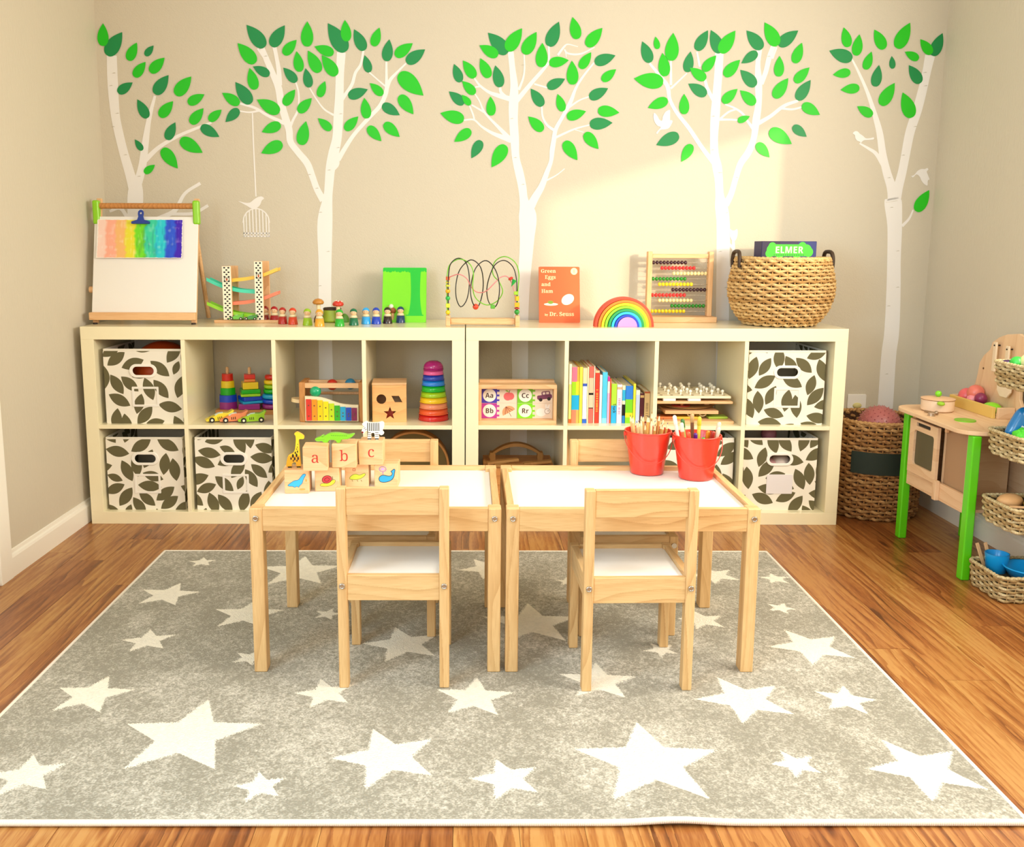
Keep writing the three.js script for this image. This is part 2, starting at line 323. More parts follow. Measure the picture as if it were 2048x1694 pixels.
birchDecal('leftmost birch tree wall decal, beside the left wall above the easel',
  [[-1.463,1.875,.041,-1.465,1.756,.043,-1.461,1.632,.037,-1.453,1.577,.037,-1.437,1.493,.037,-1.413,1.395,.041,-1.399,1.332,.046], [-1.385,1.381,.033,-1.394,1.325,.063,-1.403,1.204,.063,-1.406,1.145,.065,-1.412,.955,.065,-1.413,.783,.065,-1.418,.522,.063,-1.423,.210,.061,-1.430,-.040,.061], [-1.293,1.715,.010,-1.323,1.619,.019,-1.342,1.528,.028,-1.362,1.423,.033,-1.391,1.339,.037], [-1.063,1.609,.009,-1.197,1.557,.013,-1.286,1.508,.016,-1.346,1.455,.021], [-1.120,1.361,.013,-1.187,1.318,.013,-1.233,1.247,.019,-1.300,1.215,.019,-1.396,1.175,.019], [-1.091,1.269,.012,-1.154,1.237,.013,-1.248,1.233,.013], [-1.508,1.243,.010,-1.464,1.257,.015,-1.434,1.218,.016]], 'bright',
  [[-1.490,2.001,-1.496,1.912], [-1.356,1.926,-1.395,1.856], [-1.324,1.850,-1.374,1.791], [-1.245,1.867,-1.307,1.809], [-1.138,1.793,-1.206,1.719], [-1.087,1.722,-1.156,1.685], [-1.218,1.694,-1.276,1.631], [-1.093,1.666,-1.149,1.604], [-1.018,1.661,-1.072,1.616], [-1.104,1.486,-1.195,1.540], [-1.211,1.421,-1.272,1.502], [-1.306,1.436,-1.352,1.402]], 'deep',
  [[-1.414,1.967,-1.482,1.876], [-1.288,1.915,-1.324,1.875], [-1.382,1.768,-1.445,1.727], [-1.232,1.798,-1.293,1.723], [-1.366,1.701,-1.328,1.626], [-1.213,1.609,-1.252,1.539], [-1.032,1.551,-1.107,1.593], [-1.385,1.539,-1.356,1.495]], 'marks',
  [[-1.458,1.805], [-1.473,1.755], [-1.453,1.644], [-1.474,1.590], [-1.428,1.476], [-1.376,1.388]]);
birchDecal('birch tree wall decal with the birdcage hanging from its left branch',
  [[-.516,1.892,.036,-.524,1.803,.034,-.528,1.711,.036,-.533,1.641,.040,-.541,1.548,.039,-.556,1.487,.044,-.570,1.430,.040,-.578,1.359,.037,-.583,1.314,.037,-.598,1.211,.063,-.602,1.042,.056,-.606,.872,.054,-.608,.677,.058,-.609,.524,.061,-.626,.257,.065,-.630,-.039,.065], [-.842,1.906,.020,-.825,1.861,.024,-.802,1.806,.025,-.780,1.751,.029,-.770,1.687,.030,-.755,1.631,.031,-.740,1.580,.029,-.736,1.533,.027,-.706,1.491,.027,-.668,1.444,.029,-.648,1.392,.027,-.630,1.340,.027,-.604,1.292,.030], [-.792,1.916,.017,-.784,1.870,.016,-.776,1.815,.019,-.775,1.760,.022], [-.861,1.906,.008,-.829,1.861,.011], [-.707,1.772,.007,-.697,1.733,.007,-.697,1.687,.007,-.704,1.654,.009,-.722,1.622,.010,-.737,1.589,.012], [-.650,1.749,.005,-.624,1.706,.006,-.591,1.664,.007,-.553,1.641,.009], [-.942,1.686,.009,-.879,1.668,.011,-.831,1.640,.012,-.760,1.608,.016], [-.946,1.656,.006,-.903,1.651,.007,-.855,1.659,.009], [-.425,1.899,.009,-.437,1.844,.011,-.459,1.812,.012,-.474,1.766,.014,-.499,1.729,.014,-.519,1.702,.016], [-.538,1.459,.020,-.518,1.492,.019,-.473,1.558,.016,-.409,1.628,.016,-.356,1.684,.017,-.331,1.744,.018,-.331,1.781,.012,-.331,1.856,.008], [-.402,1.813,.006,-.369,1.785,.006,-.336,1.758,.007], [-.249,1.850,.006,-.292,1.809,.010,-.317,1.781,.014,-.334,1.735,.016], [-.540,1.463,.015,-.548,1.444,.030,-.570,1.421,.030]], 'bright',
  [[-.942,1.926,-.872,1.848], [-.699,1.940,-.754,1.882], [-.653,2.013,-.657,1.914], [-.626,1.914,-.548,1.887], [-.499,2.019,-.493,1.935], [-.357,1.990,-.384,1.917], [-.221,1.929,-.293,1.878], [-.700,1.895,-.689,1.814], [-.653,1.898,-.608,1.812], [-.597,1.880,-.538,1.800], [-.896,1.828,-.876,1.742], [-.585,1.777,-.612,1.714], [-.710,1.743,-.758,1.681], [-1.013,1.728,-.944,1.683], [-.870,1.702,-.778,1.652], [-.642,1.709,-.699,1.652], [-.400,1.770,-.347,1.723], [-.178,1.721,-.278,1.809], [-.424,1.711,-.414,1.628], [-.220,1.646,-.277,1.721], [-.618,1.628,-.564,1.581], [-.450,1.636,-.506,1.581], [-.854,1.571,-.775,1.603], [-.668,1.616,-.692,1.520], [-.355,1.536,-.410,1.595], [-.278,1.554,-.342,1.609], [-.859,1.485,-.770,1.526]], 'deep',
  [[-.903,1.998,-.832,1.911], [-.746,1.997,-.803,1.914], [-.569,2.006,-.498,1.895], [-.462,1.983,-.421,1.900], [-.317,1.944,-.331,1.858], [-.170,1.905,-.247,1.852], [-.882,1.834,-.815,1.801], [-.757,1.830,-.704,1.774], [-.665,1.828,-.651,1.752], [-.420,1.881,-.402,1.813], [-.957,1.772,-.896,1.686], [-.409,1.745,-.490,1.716], [-1.004,1.611,-.947,1.663], [-.277,1.642,-.349,1.684]], 'marks',
  [[-.829,1.875], [-.524,1.646], [-.537,1.509], [-.577,1.417], [-.660,1.398], [-.630,1.342], [-.588,1.078], [-.626,.932], [-.596,.524], [-.617,1.242]]);
birchDecal('middle birch tree wall decal, rising behind the bead maze',
  [[.183,1.898,.024,.191,1.829,.025,.199,1.760,.032,.197,1.691,.040,.197,1.630,.037,.203,1.551,.036,.209,1.471,.032,.224,1.410,.036,.237,1.353,.035,.245,1.296,.037,.261,1.235,.074,.260,1.130,.061,.249,.960,.054,.240,.832,.061,.235,.680,.071,.237,.537,.069,.233,.259,.074,.237,-.037,.074], [-.010,1.623,.006,.031,1.625,.007,.065,1.597,.009,.114,1.569,.014,.186,1.544,.025], [.014,1.681,.006,.029,1.644,.007,.034,1.625,.007], [.036,1.729,.005,.055,1.700,.006,.072,1.662,.008,.094,1.635,.009,.142,1.588,.014,.191,1.539,.022], [.022,1.685,.006,.074,1.656,.008], [.033,1.792,.006,.055,1.764,.009,.093,1.737,.012,.132,1.723,.017,.189,1.708,.022], [.036,1.756,.006,.062,1.760,.007], [.140,1.755,.010,.144,1.737,.012,.170,1.712,.015], [.239,1.886,.005,.241,1.829,.007,.236,1.793,.008,.218,1.746,.011], [.340,1.921,.008,.342,1.885,.008,.342,1.853,.011], [.341,1.855,.011,.312,1.820,.014,.275,1.779,.016,.232,1.728,.019,.204,1.696,.022], [.282,1.770,.007,.337,1.755,.006], [.378,1.885,.009,.406,1.921,.008,.416,1.928,.005,.461,1.919,.003], [.405,1.908,.006,.416,1.894,.007,.469,1.890,.007,.530,1.917,.004], [.410,1.896,.004,.414,1.876,.003], [.529,1.856,.006,.490,1.808,.009,.457,1.757,.011,.434,1.697,.017,.406,1.645,.015,.374,1.585,.017,.367,1.542,.020,.361,1.500,.021,.357,1.458,.017,.340,1.410,.021,.319,1.353,.027,.291,1.305,.033,.272,1.267,.037], [.314,1.684,.007,.320,1.636,.008,.340,1.603,.010,.371,1.582,.012], [.511,1.720,.005,.473,1.706,.006,.430,1.678,.009], [.516,1.606,.005,.456,1.590,.007,.374,1.554,.010], [.456,1.586,.004,.492,1.576,.003], [.415,1.427,.004,.382,1.401,.005,.341,1.379,.007]], 'bright',
  [[.229,1.990,.168,1.902], [.054,1.922,.130,1.881], [.289,1.976,.238,1.889], [.436,2.035,.458,1.949], [.560,1.993,.497,1.921], [.314,1.933,.310,1.837], [.516,1.897,.472,1.833], [.424,1.865,.343,1.853], [.437,1.863,.443,1.768], [-.014,1.862,.036,1.794], [.058,1.871,.095,1.794], [.621,1.830,.564,1.784], [-.017,1.780,.036,1.729], [-.019,1.725,.017,1.685], [.380,1.730,.404,1.661], [.101,1.719,.105,1.642], [-.108,1.651,-.010,1.625], [.500,1.661,.421,1.636], [.639,1.656,.550,1.665], [.259,1.639,.321,1.582], [-.050,1.535,.019,1.583], [.107,1.431,.165,1.522], [.556,1.508,.497,1.573], [.468,1.462,.412,1.538]], 'deep',
  [[.089,1.972,.169,1.891], [.381,2.017,.340,1.920], [.617,1.885,.532,1.856], [-.051,1.848,-.024,1.776], [.120,1.843,.142,1.757], [.410,1.791,.337,1.756], [-.072,1.738,-.010,1.688], [.268,1.751,.319,1.682], [.590,1.754,.513,1.715], [.612,1.615,.517,1.609], [.022,1.468,.063,1.540]], 'marks',
  [[.190,1.630], [.206,1.471], [.240,1.361], [.233,1.845], [.265,.526]]);
birchDecal('birch tree wall decal rising behind the abacus, with a flying white bird',
  [[1.047,1.897,.036,1.047,1.833,.034,1.044,1.741,.035,1.041,1.648,.039,1.040,1.555,.034,1.046,1.484,.035,1.058,1.437,.040,1.067,1.389,.035,1.074,1.321,.036,1.082,1.279,.052,1.093,1.217,.056,1.101,1.048,.056,1.107,.877,.056,1.116,.661,.056,1.131,.328,.058,1.148,-.035,.058], [1.213,1.912,.022,1.209,1.852,.021,1.215,1.788,.030,1.220,1.695,.027,1.213,1.626,.032,1.207,1.555,.025,1.188,1.499,.029,1.157,1.451,.027,1.140,1.394,.024,1.121,1.321,.025,1.101,1.280,.030], [1.270,1.926,.020,1.255,1.880,.021,1.244,1.825,.020,1.227,1.774,.020], [1.284,1.921,.007,1.268,1.875,.009], [1.385,1.708,.011,1.328,1.687,.014,1.273,1.645,.015,1.224,1.616,.018], [1.401,1.682,.007,1.363,1.673,.008,1.314,1.677,.009], [1.080,1.692,.006,1.122,1.676,.008,1.157,1.653,.009,1.177,1.625,.010,1.203,1.593,.015], [1.063,1.634,.009,1.098,1.662,.008,1.127,1.672,.007], [1.059,1.630,.010,1.105,1.630,.008,1.138,1.628,.007], [.759,1.855,.009,.804,1.804,.014,.837,1.763,.018,.848,1.712,.015,.877,1.661,.015,.932,1.596,.017,.994,1.512,.018,1.045,1.451,.020], [.847,1.864,.009,.851,1.768,.011], [.916,1.816,.005,.851,1.754,.009], [.954,1.901,.007,.968,1.842,.010], [.992,1.791,.011,1.003,1.755,.015,1.034,1.704,.017], [1.133,.995,.013,1.144,1.091,.013,1.117,1.122,.009], [1.144,1.091,.013,1.139,1.154,.011]], 'bright',
  [[.780,1.960,.791,1.911], [.853,1.975,.848,1.865], [.811,1.896,.826,1.803], [.696,1.793,.818,1.779], [1.109,1.985,1.050,1.898], [1.034,1.887,.983,1.825], [.926,1.837,.994,1.791], [1.134,1.870,1.072,1.805], [1.228,2.018,1.286,1.927], [1.387,1.939,1.360,1.858], [1.297,1.886,1.298,1.804], [1.424,1.841,1.366,1.782], [1.338,1.798,1.283,1.719], [.758,1.676,.839,1.708], [.907,1.733,.911,1.651], [1.129,1.754,1.069,1.699], [1.140,1.748,1.205,1.693], [1.186,1.644,1.136,1.623], [1.479,1.651,1.403,1.692], [.906,1.457,.947,1.528], [1.368,1.532,1.272,1.588], [1.277,1.477,1.221,1.534]], 'deep',
  [[.726,1.941,.762,1.858], [.928,1.902,.916,1.820], [.996,1.986,.952,1.907], [1.008,1.987,1.052,1.897], [.923,1.774,1.000,1.729], [1.155,1.986,1.223,1.914], [1.369,1.987,1.291,1.928], [1.140,1.856,1.204,1.900], [1.137,1.830,1.204,1.766], [1.432,1.791,1.380,1.711], [.798,1.525,.891,1.567], [1.429,1.562,1.369,1.605]], 'marks',
  [[1.032,1.643], [1.035,1.506], [1.066,1.412], [1.142,1.394], [1.252,1.884], [1.074,1.412], [1.107,1.246], [1.087,1.084], [1.119,.931]]);
birchDecal('rightmost birch tree wall decal, rising behind the wall outlet with two white birds',
  [[1.923,1.892,.042,1.914,1.828,.036,1.904,1.763,.037,1.887,1.675,.040,1.863,1.582,.039,1.851,1.487,.037,1.842,1.416,.037,1.829,1.350,.042,1.821,1.302,.050], [1.598,1.877,.006,1.628,1.827,.010,1.672,1.744,.014,1.707,1.660,.020,1.735,1.581,.027,1.756,1.487,.031,1.778,1.416,.035,1.802,1.354,.040,1.813,1.302,.050,1.812,1.303,.071,1.827,1.199,.063,1.835,1.051,.058,1.842,.933,.061,1.848,.730,.065,1.843,.654,.065,1.844,.435,.067,1.844,.217,.067,1.853,-.034,.067], [1.654,1.536,.006,1.693,1.515,.011,1.724,1.496,.015,1.761,1.449,.022], [1.901,1.262,.006,1.887,1.226,.009,1.859,1.194,.013]], 'bright',
  [[1.556,2.000,1.580,1.923], [1.623,1.973,1.614,1.889], [1.683,1.992,1.730,1.916], [1.829,2.020,1.782,1.919], [1.876,1.955,1.927,1.897], [1.678,1.905,1.656,1.834], [1.816,1.905,1.875,1.876], [1.523,1.812,1.595,1.823], [1.559,1.752,1.637,1.760], [1.783,1.781,1.732,1.691], [1.819,1.743,1.866,1.642], [1.633,1.686,1.699,1.649], [1.962,1.345,1.914,1.256]], 'deep',
  [[1.502,1.908,1.599,1.875], [1.967,1.980,1.933,1.890], [1.763,1.888,1.771,1.838], [1.713,1.852,1.702,1.766], [1.837,1.852,1.891,1.781]], 'marks',
  [[1.907,1.823], [1.914,1.770], [1.883,1.605], [1.841,1.488], [1.788,1.395], [1.808,1.272], [1.848,1.089], [1.859,.934], [1.826,.854], [1.839,.557]]);
// birds and the birdcage, cut from the same white film
const CAGE = { string: [[-0.891,1.648],[-0.891,1.519],[-0.889,1.396],[-0.888,1.307]], bird: [[-0.962,1.288],[-0.939,1.282],[-0.914,1.282],[-0.896,1.295],[-0.879,1.305],[-0.862,1.307],[-0.854,1.299],[-0.863,1.291],[-0.872,1.272],[-0.887,1.259],[-0.906,1.257],[-0.927,1.268]], cage: [[-0.946,1.138],[-0.944,1.197],[-0.935,1.226],[-0.915,1.249],[-0.889,1.257],[-0.860,1.249],[-0.839,1.226],[-0.832,1.197],[-0.834,1.138]] };
const DOVE = [[0.785,1.656],[0.798,1.645],[0.808,1.629],[0.818,1.624],[0.822,1.643],[0.833,1.661],[0.850,1.668],[0.852,1.652],[0.854,1.626],[0.859,1.627],[0.863,1.623],[0.859,1.610],[0.848,1.594],[0.831,1.589],[0.814,1.587],[0.800,1.570],[0.796,1.575],[0.807,1.589],[0.814,1.598],[0.799,1.605],[0.786,1.624],[0.782,1.642]];
const SPARROW = [[1.622,1.576],[1.626,1.582],[1.635,1.586],[1.644,1.583],[1.651,1.576],[1.665,1.567],[1.678,1.557],[1.695,1.557],[1.712,1.560],[1.712,1.553],[1.691,1.550],[1.671,1.548],[1.662,1.541],[1.658,1.536],[1.655,1.542],[1.642,1.547],[1.634,1.557],[1.631,1.570]];
const SWIFT = [[1.882,1.402],[1.893,1.407],[1.907,1.424],[1.923,1.432],[1.938,1.432],[1.947,1.436],[1.952,1.430],[1.946,1.422],[1.952,1.407],[1.960,1.388],[1.954,1.386],[1.953,1.364],[1.940,1.369],[1.927,1.383],[1.916,1.402],[1.903,1.409],[1.889,1.397]];
const OWL = [[1.125,1.179],[1.134,1.173],[1.144,1.173],[1.155,1.179],[1.158,1.162],[1.156,1.146],[1.149,1.131],[1.136,1.131],[1.127,1.146],[1.124,1.162]];
{
  const film = (pts, z = 0.0006, curved = true) => ext(poly(pts, curved), 0.0007).translate(0, 0, z);
  const bc = thing('birdcage_decal', 'white birdcage wall decal with a bird on top, hanging on a thin white line', 'wall decal', [CAGE.string[3][0], CAGE.string[3][1], 0]);
  const off = (g) => g.translate(-CAGE.string[3][0], -CAGE.string[3][1], 0);
  part('string', off(ribbon(CAGE.string.flatMap(([x, y]) => [x, y, 0.0052]), 0.0002, 0.0009)), M_decal, bc);
  part('bird', off(film(CAGE.bird)), M_decal, bc);
  const c = CAGE.cage, outer = poly(c.slice(0, 1).concat(c.slice(1, 8), c.slice(8))), mx = (c[0][0] + c[8][0]) / 2, W = c[8][0] - c[0][0], yb = c[0][1], yt = c[4][1];
  const dome = (x) => yb + (yt - yb) * (0.5 + 0.5 * Math.sqrt(Math.max(0, 1 - Math.pow(2 * (x - mx) / W, 2))));
  const bars = []; const N = 8;
  for (let i = 0; i <= N; i++) { const x = c[0][0] + W * i / N, xi = Math.min(Math.max(x, c[0][0] + 0.003), c[8][0] - 0.003); bars.push(ext(poly([[xi - 0.0025, yb], [xi + 0.0025, yb], [xi + 0.0025, dome(xi) - 0.001], [xi - 0.0025, dome(xi) - 0.001]]), 0.0007).translate(0, 0, 0.0004)); }
  const arc = []; for (let i = 0; i <= 24; i++) { const x = c[0][0] + W * i / 24; arc.push(x, dome(x), 0.005); }
  bars.push(ribbon(arc, 0.0004, 0.0012));
  for (const y of [yb + 0.003, yb + 0.016]) bars.push(ext(poly([[c[0][0], y - 0.003], [c[8][0], y - 0.003], [c[8][0], y + 0.003], [c[0][0], y + 0.003]]), 0.0007).translate(0, 0, 0.0004));
  part('cage', bars.map(off), M_decal, bc);
  const bird = (name, pts, label) => solo(name, film(pts, 0.0014), M_decal, label, 'wall decal');
  bird('flying_bird_decal', DOVE, 'white dove wall decal with raised wings left of the abacus tree');
  bird('perched_bird_decal', SPARROW, 'white bird wall decal perched on the left twig of the rightmost tree');
  bird('flying_bird_decal', SWIFT, 'white swooping bird wall decal right of the rightmost trunk');
  bird('owl_decal', OWL, 'tiny white owl wall decal beside the trunk behind the abacus');
}
// wall outlet
{
  const o = thing('wall_outlet', 'white outlet plate with round plug cover, low on back wall above the hamper', 'outlet', [1.715, 0.432, 0]);
  part('cover_plate', at(ext(roundRect(0.082, 0.072, 0.006), 0.006, 0.002), 0, 0, 0), M.white, o);
  part('plug_cover', at(new THREE.SphereGeometry(0.017, 20, 10).scale(1.15, 0.75, 0.5), 0.002, -0.014, 0.007), std('#d8cf8c', 0.5), o);
}
// ------------------------------------------------------------------ open shelf units
const SH = { w: 1.49, h: 0.79, d: 0.388, z0: 0.0155, t: 0.05, b: 0.016, cell: 0.3355 };
const shelfX = [-1.492, 0.002], zF = SH.z0 + SH.d, zMid = SH.z0 + SH.d / 2;
function makeShelf(label, x0) {
  const o = thing('cube_shelf', label, 'shelf', [x0, 0, zMid]), d = SH.d;
  part('top_panel', bx(SH.w, SH.t, d, SH.w / 2, SH.h - SH.t, 0, 0.0012), M.foil, o);
  part('bottom_panel', bx(SH.w, SH.t, d, SH.w / 2, 0, 0, 0.0012), M.foil, o);
  for (const x of [SH.t / 2, SH.w - SH.t / 2]) part('side_panel', bx(SH.t, SH.h - 2 * SH.t, d - 0.0006, x, SH.t, 0, 0.0012), M.foil, o);
  for (let i = 1; i < 4; i++) part('divider', bx(SH.b, SH.h - 2 * SH.t, d - 0.004, SH.t + SH.cell * i + SH.b * (i - 0.5), SH.t, 0, 0.0008), M.foil, o);
  for (let i = 0; i < 4; i++) part('shelf_board', bx(SH.cell, SH.b, d - 0.004, SH.t + SH.cell * (i + 0.5) + SH.b * i, 0.387, 0, 0.0008), M.foil, o);
  return o;
}
makeShelf('left cream-white cube shelf of eight open cells, standing in the left corner', shelfX[0]);
makeShelf('right cream-white cube shelf of eight open cells, next to the woven hamper', shelfX[1]);
const cellX = (u, i) => shelfX[u] + SH.t + SH.cell * (i + 0.5) + SH.b * i;   // centre of a cell
const Y_TOP = SH.h, Y_MID = 0.403, Y_LOW = SH.t;

// ------------------------------------------------------------------ leaf-print storage bins
const printTex = canvasTex(1024, 1024, (c, w) => {
  c.fillStyle = '#f6efdf'; c.fillRect(0, 0, w, w);
  const px = w / 0.4, put = [];
  const leaf = (x, y, a, L) => { for (const ox of [-w, 0, w]) for (const oy of [-w, 0, w]) { c.save(); c.translate(x + ox, y + oy); c.rotate(a); c.beginPath(); c.moveTo(-L / 2, 0); c.quadraticCurveTo(0, -L * 0.47, L / 2, 0); c.quadraticCurveTo(0, L * 0.47, -L / 2, 0); c.fill(); c.restore(); } };
  const free = (x, y, a, L) => put.every(([X, Y, A, LL]) => {
    for (const s of [-0.42, -0.15, 0.15, 0.42]) for (const t of [-0.42, -0.15, 0.15, 0.42]) {
      let dx = x + Math.cos(a) * L * s - X - Math.cos(A) * LL * t, dy = y + Math.sin(a) * L * s - Y - Math.sin(A) * LL * t;
      dx -= w * Math.round(dx / w); dy -= w * Math.round(dy / w);
      const ws = Math.sqrt(1 - Math.pow(2 * s, 2)) * 0.2 * L, wt = Math.sqrt(1 - Math.pow(2 * t, 2)) * 0.2 * LL;
      if (Math.hypot(dx, dy) < ws + wt + 0.003 * px) return false;
    } return true;
  });
  c.fillStyle = '#665f3e'; const L = 0.094 * px;
  const add = (x, y, a, l) => { if (free(x, y, a, l)) { put.push([x, y, a, l]); leaf(x, y, a, l); } };
  for (const [cx, cy, a0] of [[0.2, 0.25, 0.2], [0.72, 0.14, 0.5], [0.5, 0.62, 0.1], [0.93, 0.62, 0.4], [0.15, 0.8, 0.7]]) for (let k = 0; k < 6; k++) { const a = a0 + k * Math.PI / 3; add(cx * w + Math.cos(a) * L * 0.66, cy * w + Math.sin(a) * L * 0.66, a, L); }
  for (let k = 0; k < 9000; k++) add(rr(0, w), rr(0, w), rr(0, Math.PI), k < 7500 ? L * rr(0.86, 1.0) : L * rr(0.62, 0.72));
});
const M_print = std('#ffffff', 0.8, { map: printTex }), M_binIn = std('#efe7d4', 0.85), M_clear = phys('#ffffff', 0.1, { transmission: 0.85, thickness: 0 });
function metres(g, s, du = 0, dv = 0) { const q = g.index ? g.toNonIndexed() : g, uv = q.attributes.uv; for (let i = 0; i < uv.count; i++) uv.setXY(i, uv.getX(i) * s + du, uv.getY(i) * s + dv); return q; }
function makeBin(label, x, y, z, du, dv, card, turn = 0) {
  const w = 0.305, h = 0.298, d = 0.335, t = 0.004;
  const o = thing('storage_bin', label, 'storage bin', [x, y, z], turn);
  const front = roundRect(w, h - 0.008, 0.004, 0, h / 2 - 0.004); front.holes.push(roundRect(0.086, 0.036, 0.018, 0.002, 0.211, THREE.Path));
  part('front_panel', metres(ext(front, t).translate(0, 0, d / 2 - t), 2.5, du, dv), M_print, o);
  for (const s of [-1, 1]) part('side_panel', metres(grain(new THREE.BoxGeometry(t, h - 0.008, d - 2 * t), 2).translate(s * (w / 2 - t / 2), h / 2 - 0.004, 0), 2.5, du + 0.3, dv + s * 0.2), M_print, o);
  part('back_panel', box(w, h - 0.008, t, 0, h / 2 - 0.004, -d / 2 + t / 2, 0), M_binIn, o);
  part('base', box(w - 2 * t, t, d - 2 * t, 0, t / 2 + 0.001, 0, 0), M_binIn, o);
  const rim = roundRect(w + 0.002, d + 0.002, 0.006); rim.holes.push(roundRect(w - 0.008, d - 0.008, 0.004, 0, 0, THREE.Path));
  part('rim', ext(rim, 0.009, 0.0015).rotateX(-Math.PI / 2).translate(0, h - 0.009, 0), std('#f3ecdb', 0.6), o);
  const ring = roundRect(0.108, 0.054, 0.027, 0.002, 0.211); ring.holes.push(roundRect(0.083, 0.033, 0.0165, 0.002, 0.211, THREE.Path));
  part('handle_ring', ext(ring, 0.005, 0.0018).translate(0, 0, d / 2 - 0.0005), std('#faf5ea', 0.35), o);
  const fr = roundRect(0.105, 0.08, 0.003, 0.006, 0.108); if (!card) fr.holes.push(roundRect(0.088, 0.063, 0.002, 0.006, 0.108, THREE.Path));
  part(card ? 'label_card' : 'label_frame', ext(fr, 0.0022, 0.0006).translate(0, 0, d / 2), std(card ? '#ece6e6' : '#f7f1e6', 0.4), o);
  return o;
}
const zBin = 0.206;
makeBin('leaf-print fabric bin in the top left corner cell, orange ball inside', -1.268, Y_MID, zBin, 0.1, 0.55);
makeBin('leaf-print fabric bin in the bottom left corner cell of the left shelf', -1.278, Y_LOW, zBin, 0.62, 0.12);
makeBin('leaf-print fabric bin in the lower row, second cell from left', -0.925, Y_LOW, zBin, 0.37, 0.83);
makeBin('leaf-print fabric bin in the top right cell of the right shelf', 1.273, Y_MID, zBin - 0.01, 0.8, 0.35);
makeBin('leaf-print fabric bin with a white label card, bottom right cell', 1.262, Y_LOW, zBin - 0.01, 0.22, 0.2, true);
makeBin('leaf-print fabric bin behind the red buckets, lower cell of right shelf', 0.925, Y_LOW, zBin - 0.01, 0.5, 0.66);
solo('toy_ball', ball(0.13, 0, 0, 0, 32, 24).translate(-1.245, Y_MID + 0.181, 0.205), paint('#e0561c', 0.4), 'orange ball showing through and above the top left bin', 'ball');
for (const [x, y, z, r, c, l] of [[1.236, 0.205, 0.305, 0.05, '#d8a0a0', 'dusty pink ball left in the bottom right bin handle hole'], [1.29, 0.22, 0.3, 0.047, '#e6cfc0', 'pale cream ball right in the bottom right bin handle hole'], [1.27, 0.33, 0.2, 0.032, '#d88a9c', 'pink toy ball topping the bottom right bin']]) {
  const m = solo('toy_ball', ball(r, x, y, z), paint(c, 0.5), l, 'ball');
}

// ------------------------------------------------------------------ play tables and chairs
function boltGeo(x, y, z) { return rod([x, y, z - 0.002], [x, y, z + 0.0035], 0.0075, 20); }
function makeTable(label, x, z, w, group) {
  const d = 0.462, h = 0.45, lw = 0.033, ld = 0.04, y0 = 0.012;
  const o = thing('play_table', label, 'table', [x, 0, z]);
  for (const sx of [-1, 1]) for (const sz of [-1, 1]) {
    const l = part('leg', bx(lw, h - y0, ld, sx * (w / 2 - lw / 2), y0, sz * (d / 2 - ld / 2), 0.003, 1), M.pine, o);
    part('bolt', [boltGeo(sx * (w / 2 - lw / 2), 0.424, sz > 0 ? d / 2 : -d / 2 - 0.001), new THREE.TorusGeometry(0.0058, 0.0016, 8, 20).translate(sx * (w / 2 - lw / 2), 0.424, sz > 0 ? d / 2 + 0.0034 : -d / 2 - 0.003)], M.chrome, l);
  }
  for (const s of [-1, 1]) part('end_rail', bx(w - 2 * lw, 0.06, 0.018, 0, h - 0.06, s * (d / 2 - 0.011), 0.0015, 0), M.pine, o);
  for (const s of [-1, 1]) part('side_rail', bx(0.018, 0.06, d - 2 * ld, s * (w / 2 - 0.012), h - 0.06, 0, 0.0015, 2), M.pine, o);
  part('table_top', bx(w - 0.043, 0.012, d - 0.041, 0, 0.426, 0, 0.001), M.melamine, o);
  return o;
}
makeTable('left small pine play table with white top, carrying the alphabet blocks', -0.2205, 1.471, 0.635);
makeTable('right small pine play table with white top, carrying the red buckets', 0.4315, 1.471, 0.643);
function makeChair(label, x, z, turn) {
  const o = thing('play_chair', label, 'chair', [x, 0.012, z], turn), w = 0.274, lw = 0.024, ld = 0.03, d = 0.275, H = 0.513, S = 0.293;
  // backrest at +z, origin under the backrest
  for (const s of [-1, 1]) {
    const l = part('rear_leg', bx(lw, H, ld, s * (w / 2 - lw / 2), 0, -ld / 2, 0.003, 1), M.pine, o);
    part('bolt', [boltGeo(s * (w / 2 - lw / 2), 0.267, 0), new THREE.TorusGeometry(0.0058, 0.0016, 8, 20).translate(s * (w / 2 - lw / 2), 0.267, 0.0034)], M.chrome, l);
    const f = part('front_leg', bx(lw, S, ld, s * (w / 2 - lw / 2), 0, -d + ld / 2, 0.003, 1), M.pine, o);
    part('bolt', [boltGeo(s * (w / 2 - lw / 2), 0.267, -d - 0.001)], M.chrome, f);
    part('side_rail', bx(0.018, 0.055, d - 2 * ld, s * (w / 2 - 0.011), S - 0.055, -d / 2, 0.0015, 2), M.pine, o);
  }
  part('back_rail', bx(w - 2 * lw, 0.068, 0.016, 0, H - 0.068, -0.012, 0.0015, 0), M.pine, o);
  part('rear_rail', bx(w - 2 * lw, 0.065, 0.016, 0, S - 0.065, -0.012, 0.0015, 0), M.pine, o);
  part('front_rail', bx(w - 2 * lw, 0.055, 0.016, 0, S - 0.055, -d + 0.012, 0.0015, 0), M.pine, o);
  part('seat', bx(w - 0.04, 0.009, d - 0.04, 0, S - 0.02, -d / 2, 0.001), M.melamine, o);
  return o;
}
makeChair('pine chair with white seat at the near side of the left table', -0.17, 1.787, 0);
makeChair('pine chair with white seat at the near side of the right table', 0.433, 1.803, 0.02);
makeChair('pine chair on the shelf side of the left table, behind the blocks', -0.215, 1.214, Math.PI);
makeChair('pine chair on the shelf side of the right table, behind the buckets', 0.458, 1.208, Math.PI + 0.02);
// ------------------------------------------------------------------ on top of the shelves
const place = (o, x, z, turn = 0) => { o.position.set(x, Y_TOP, z); o.rotation.y = turn; return o; };
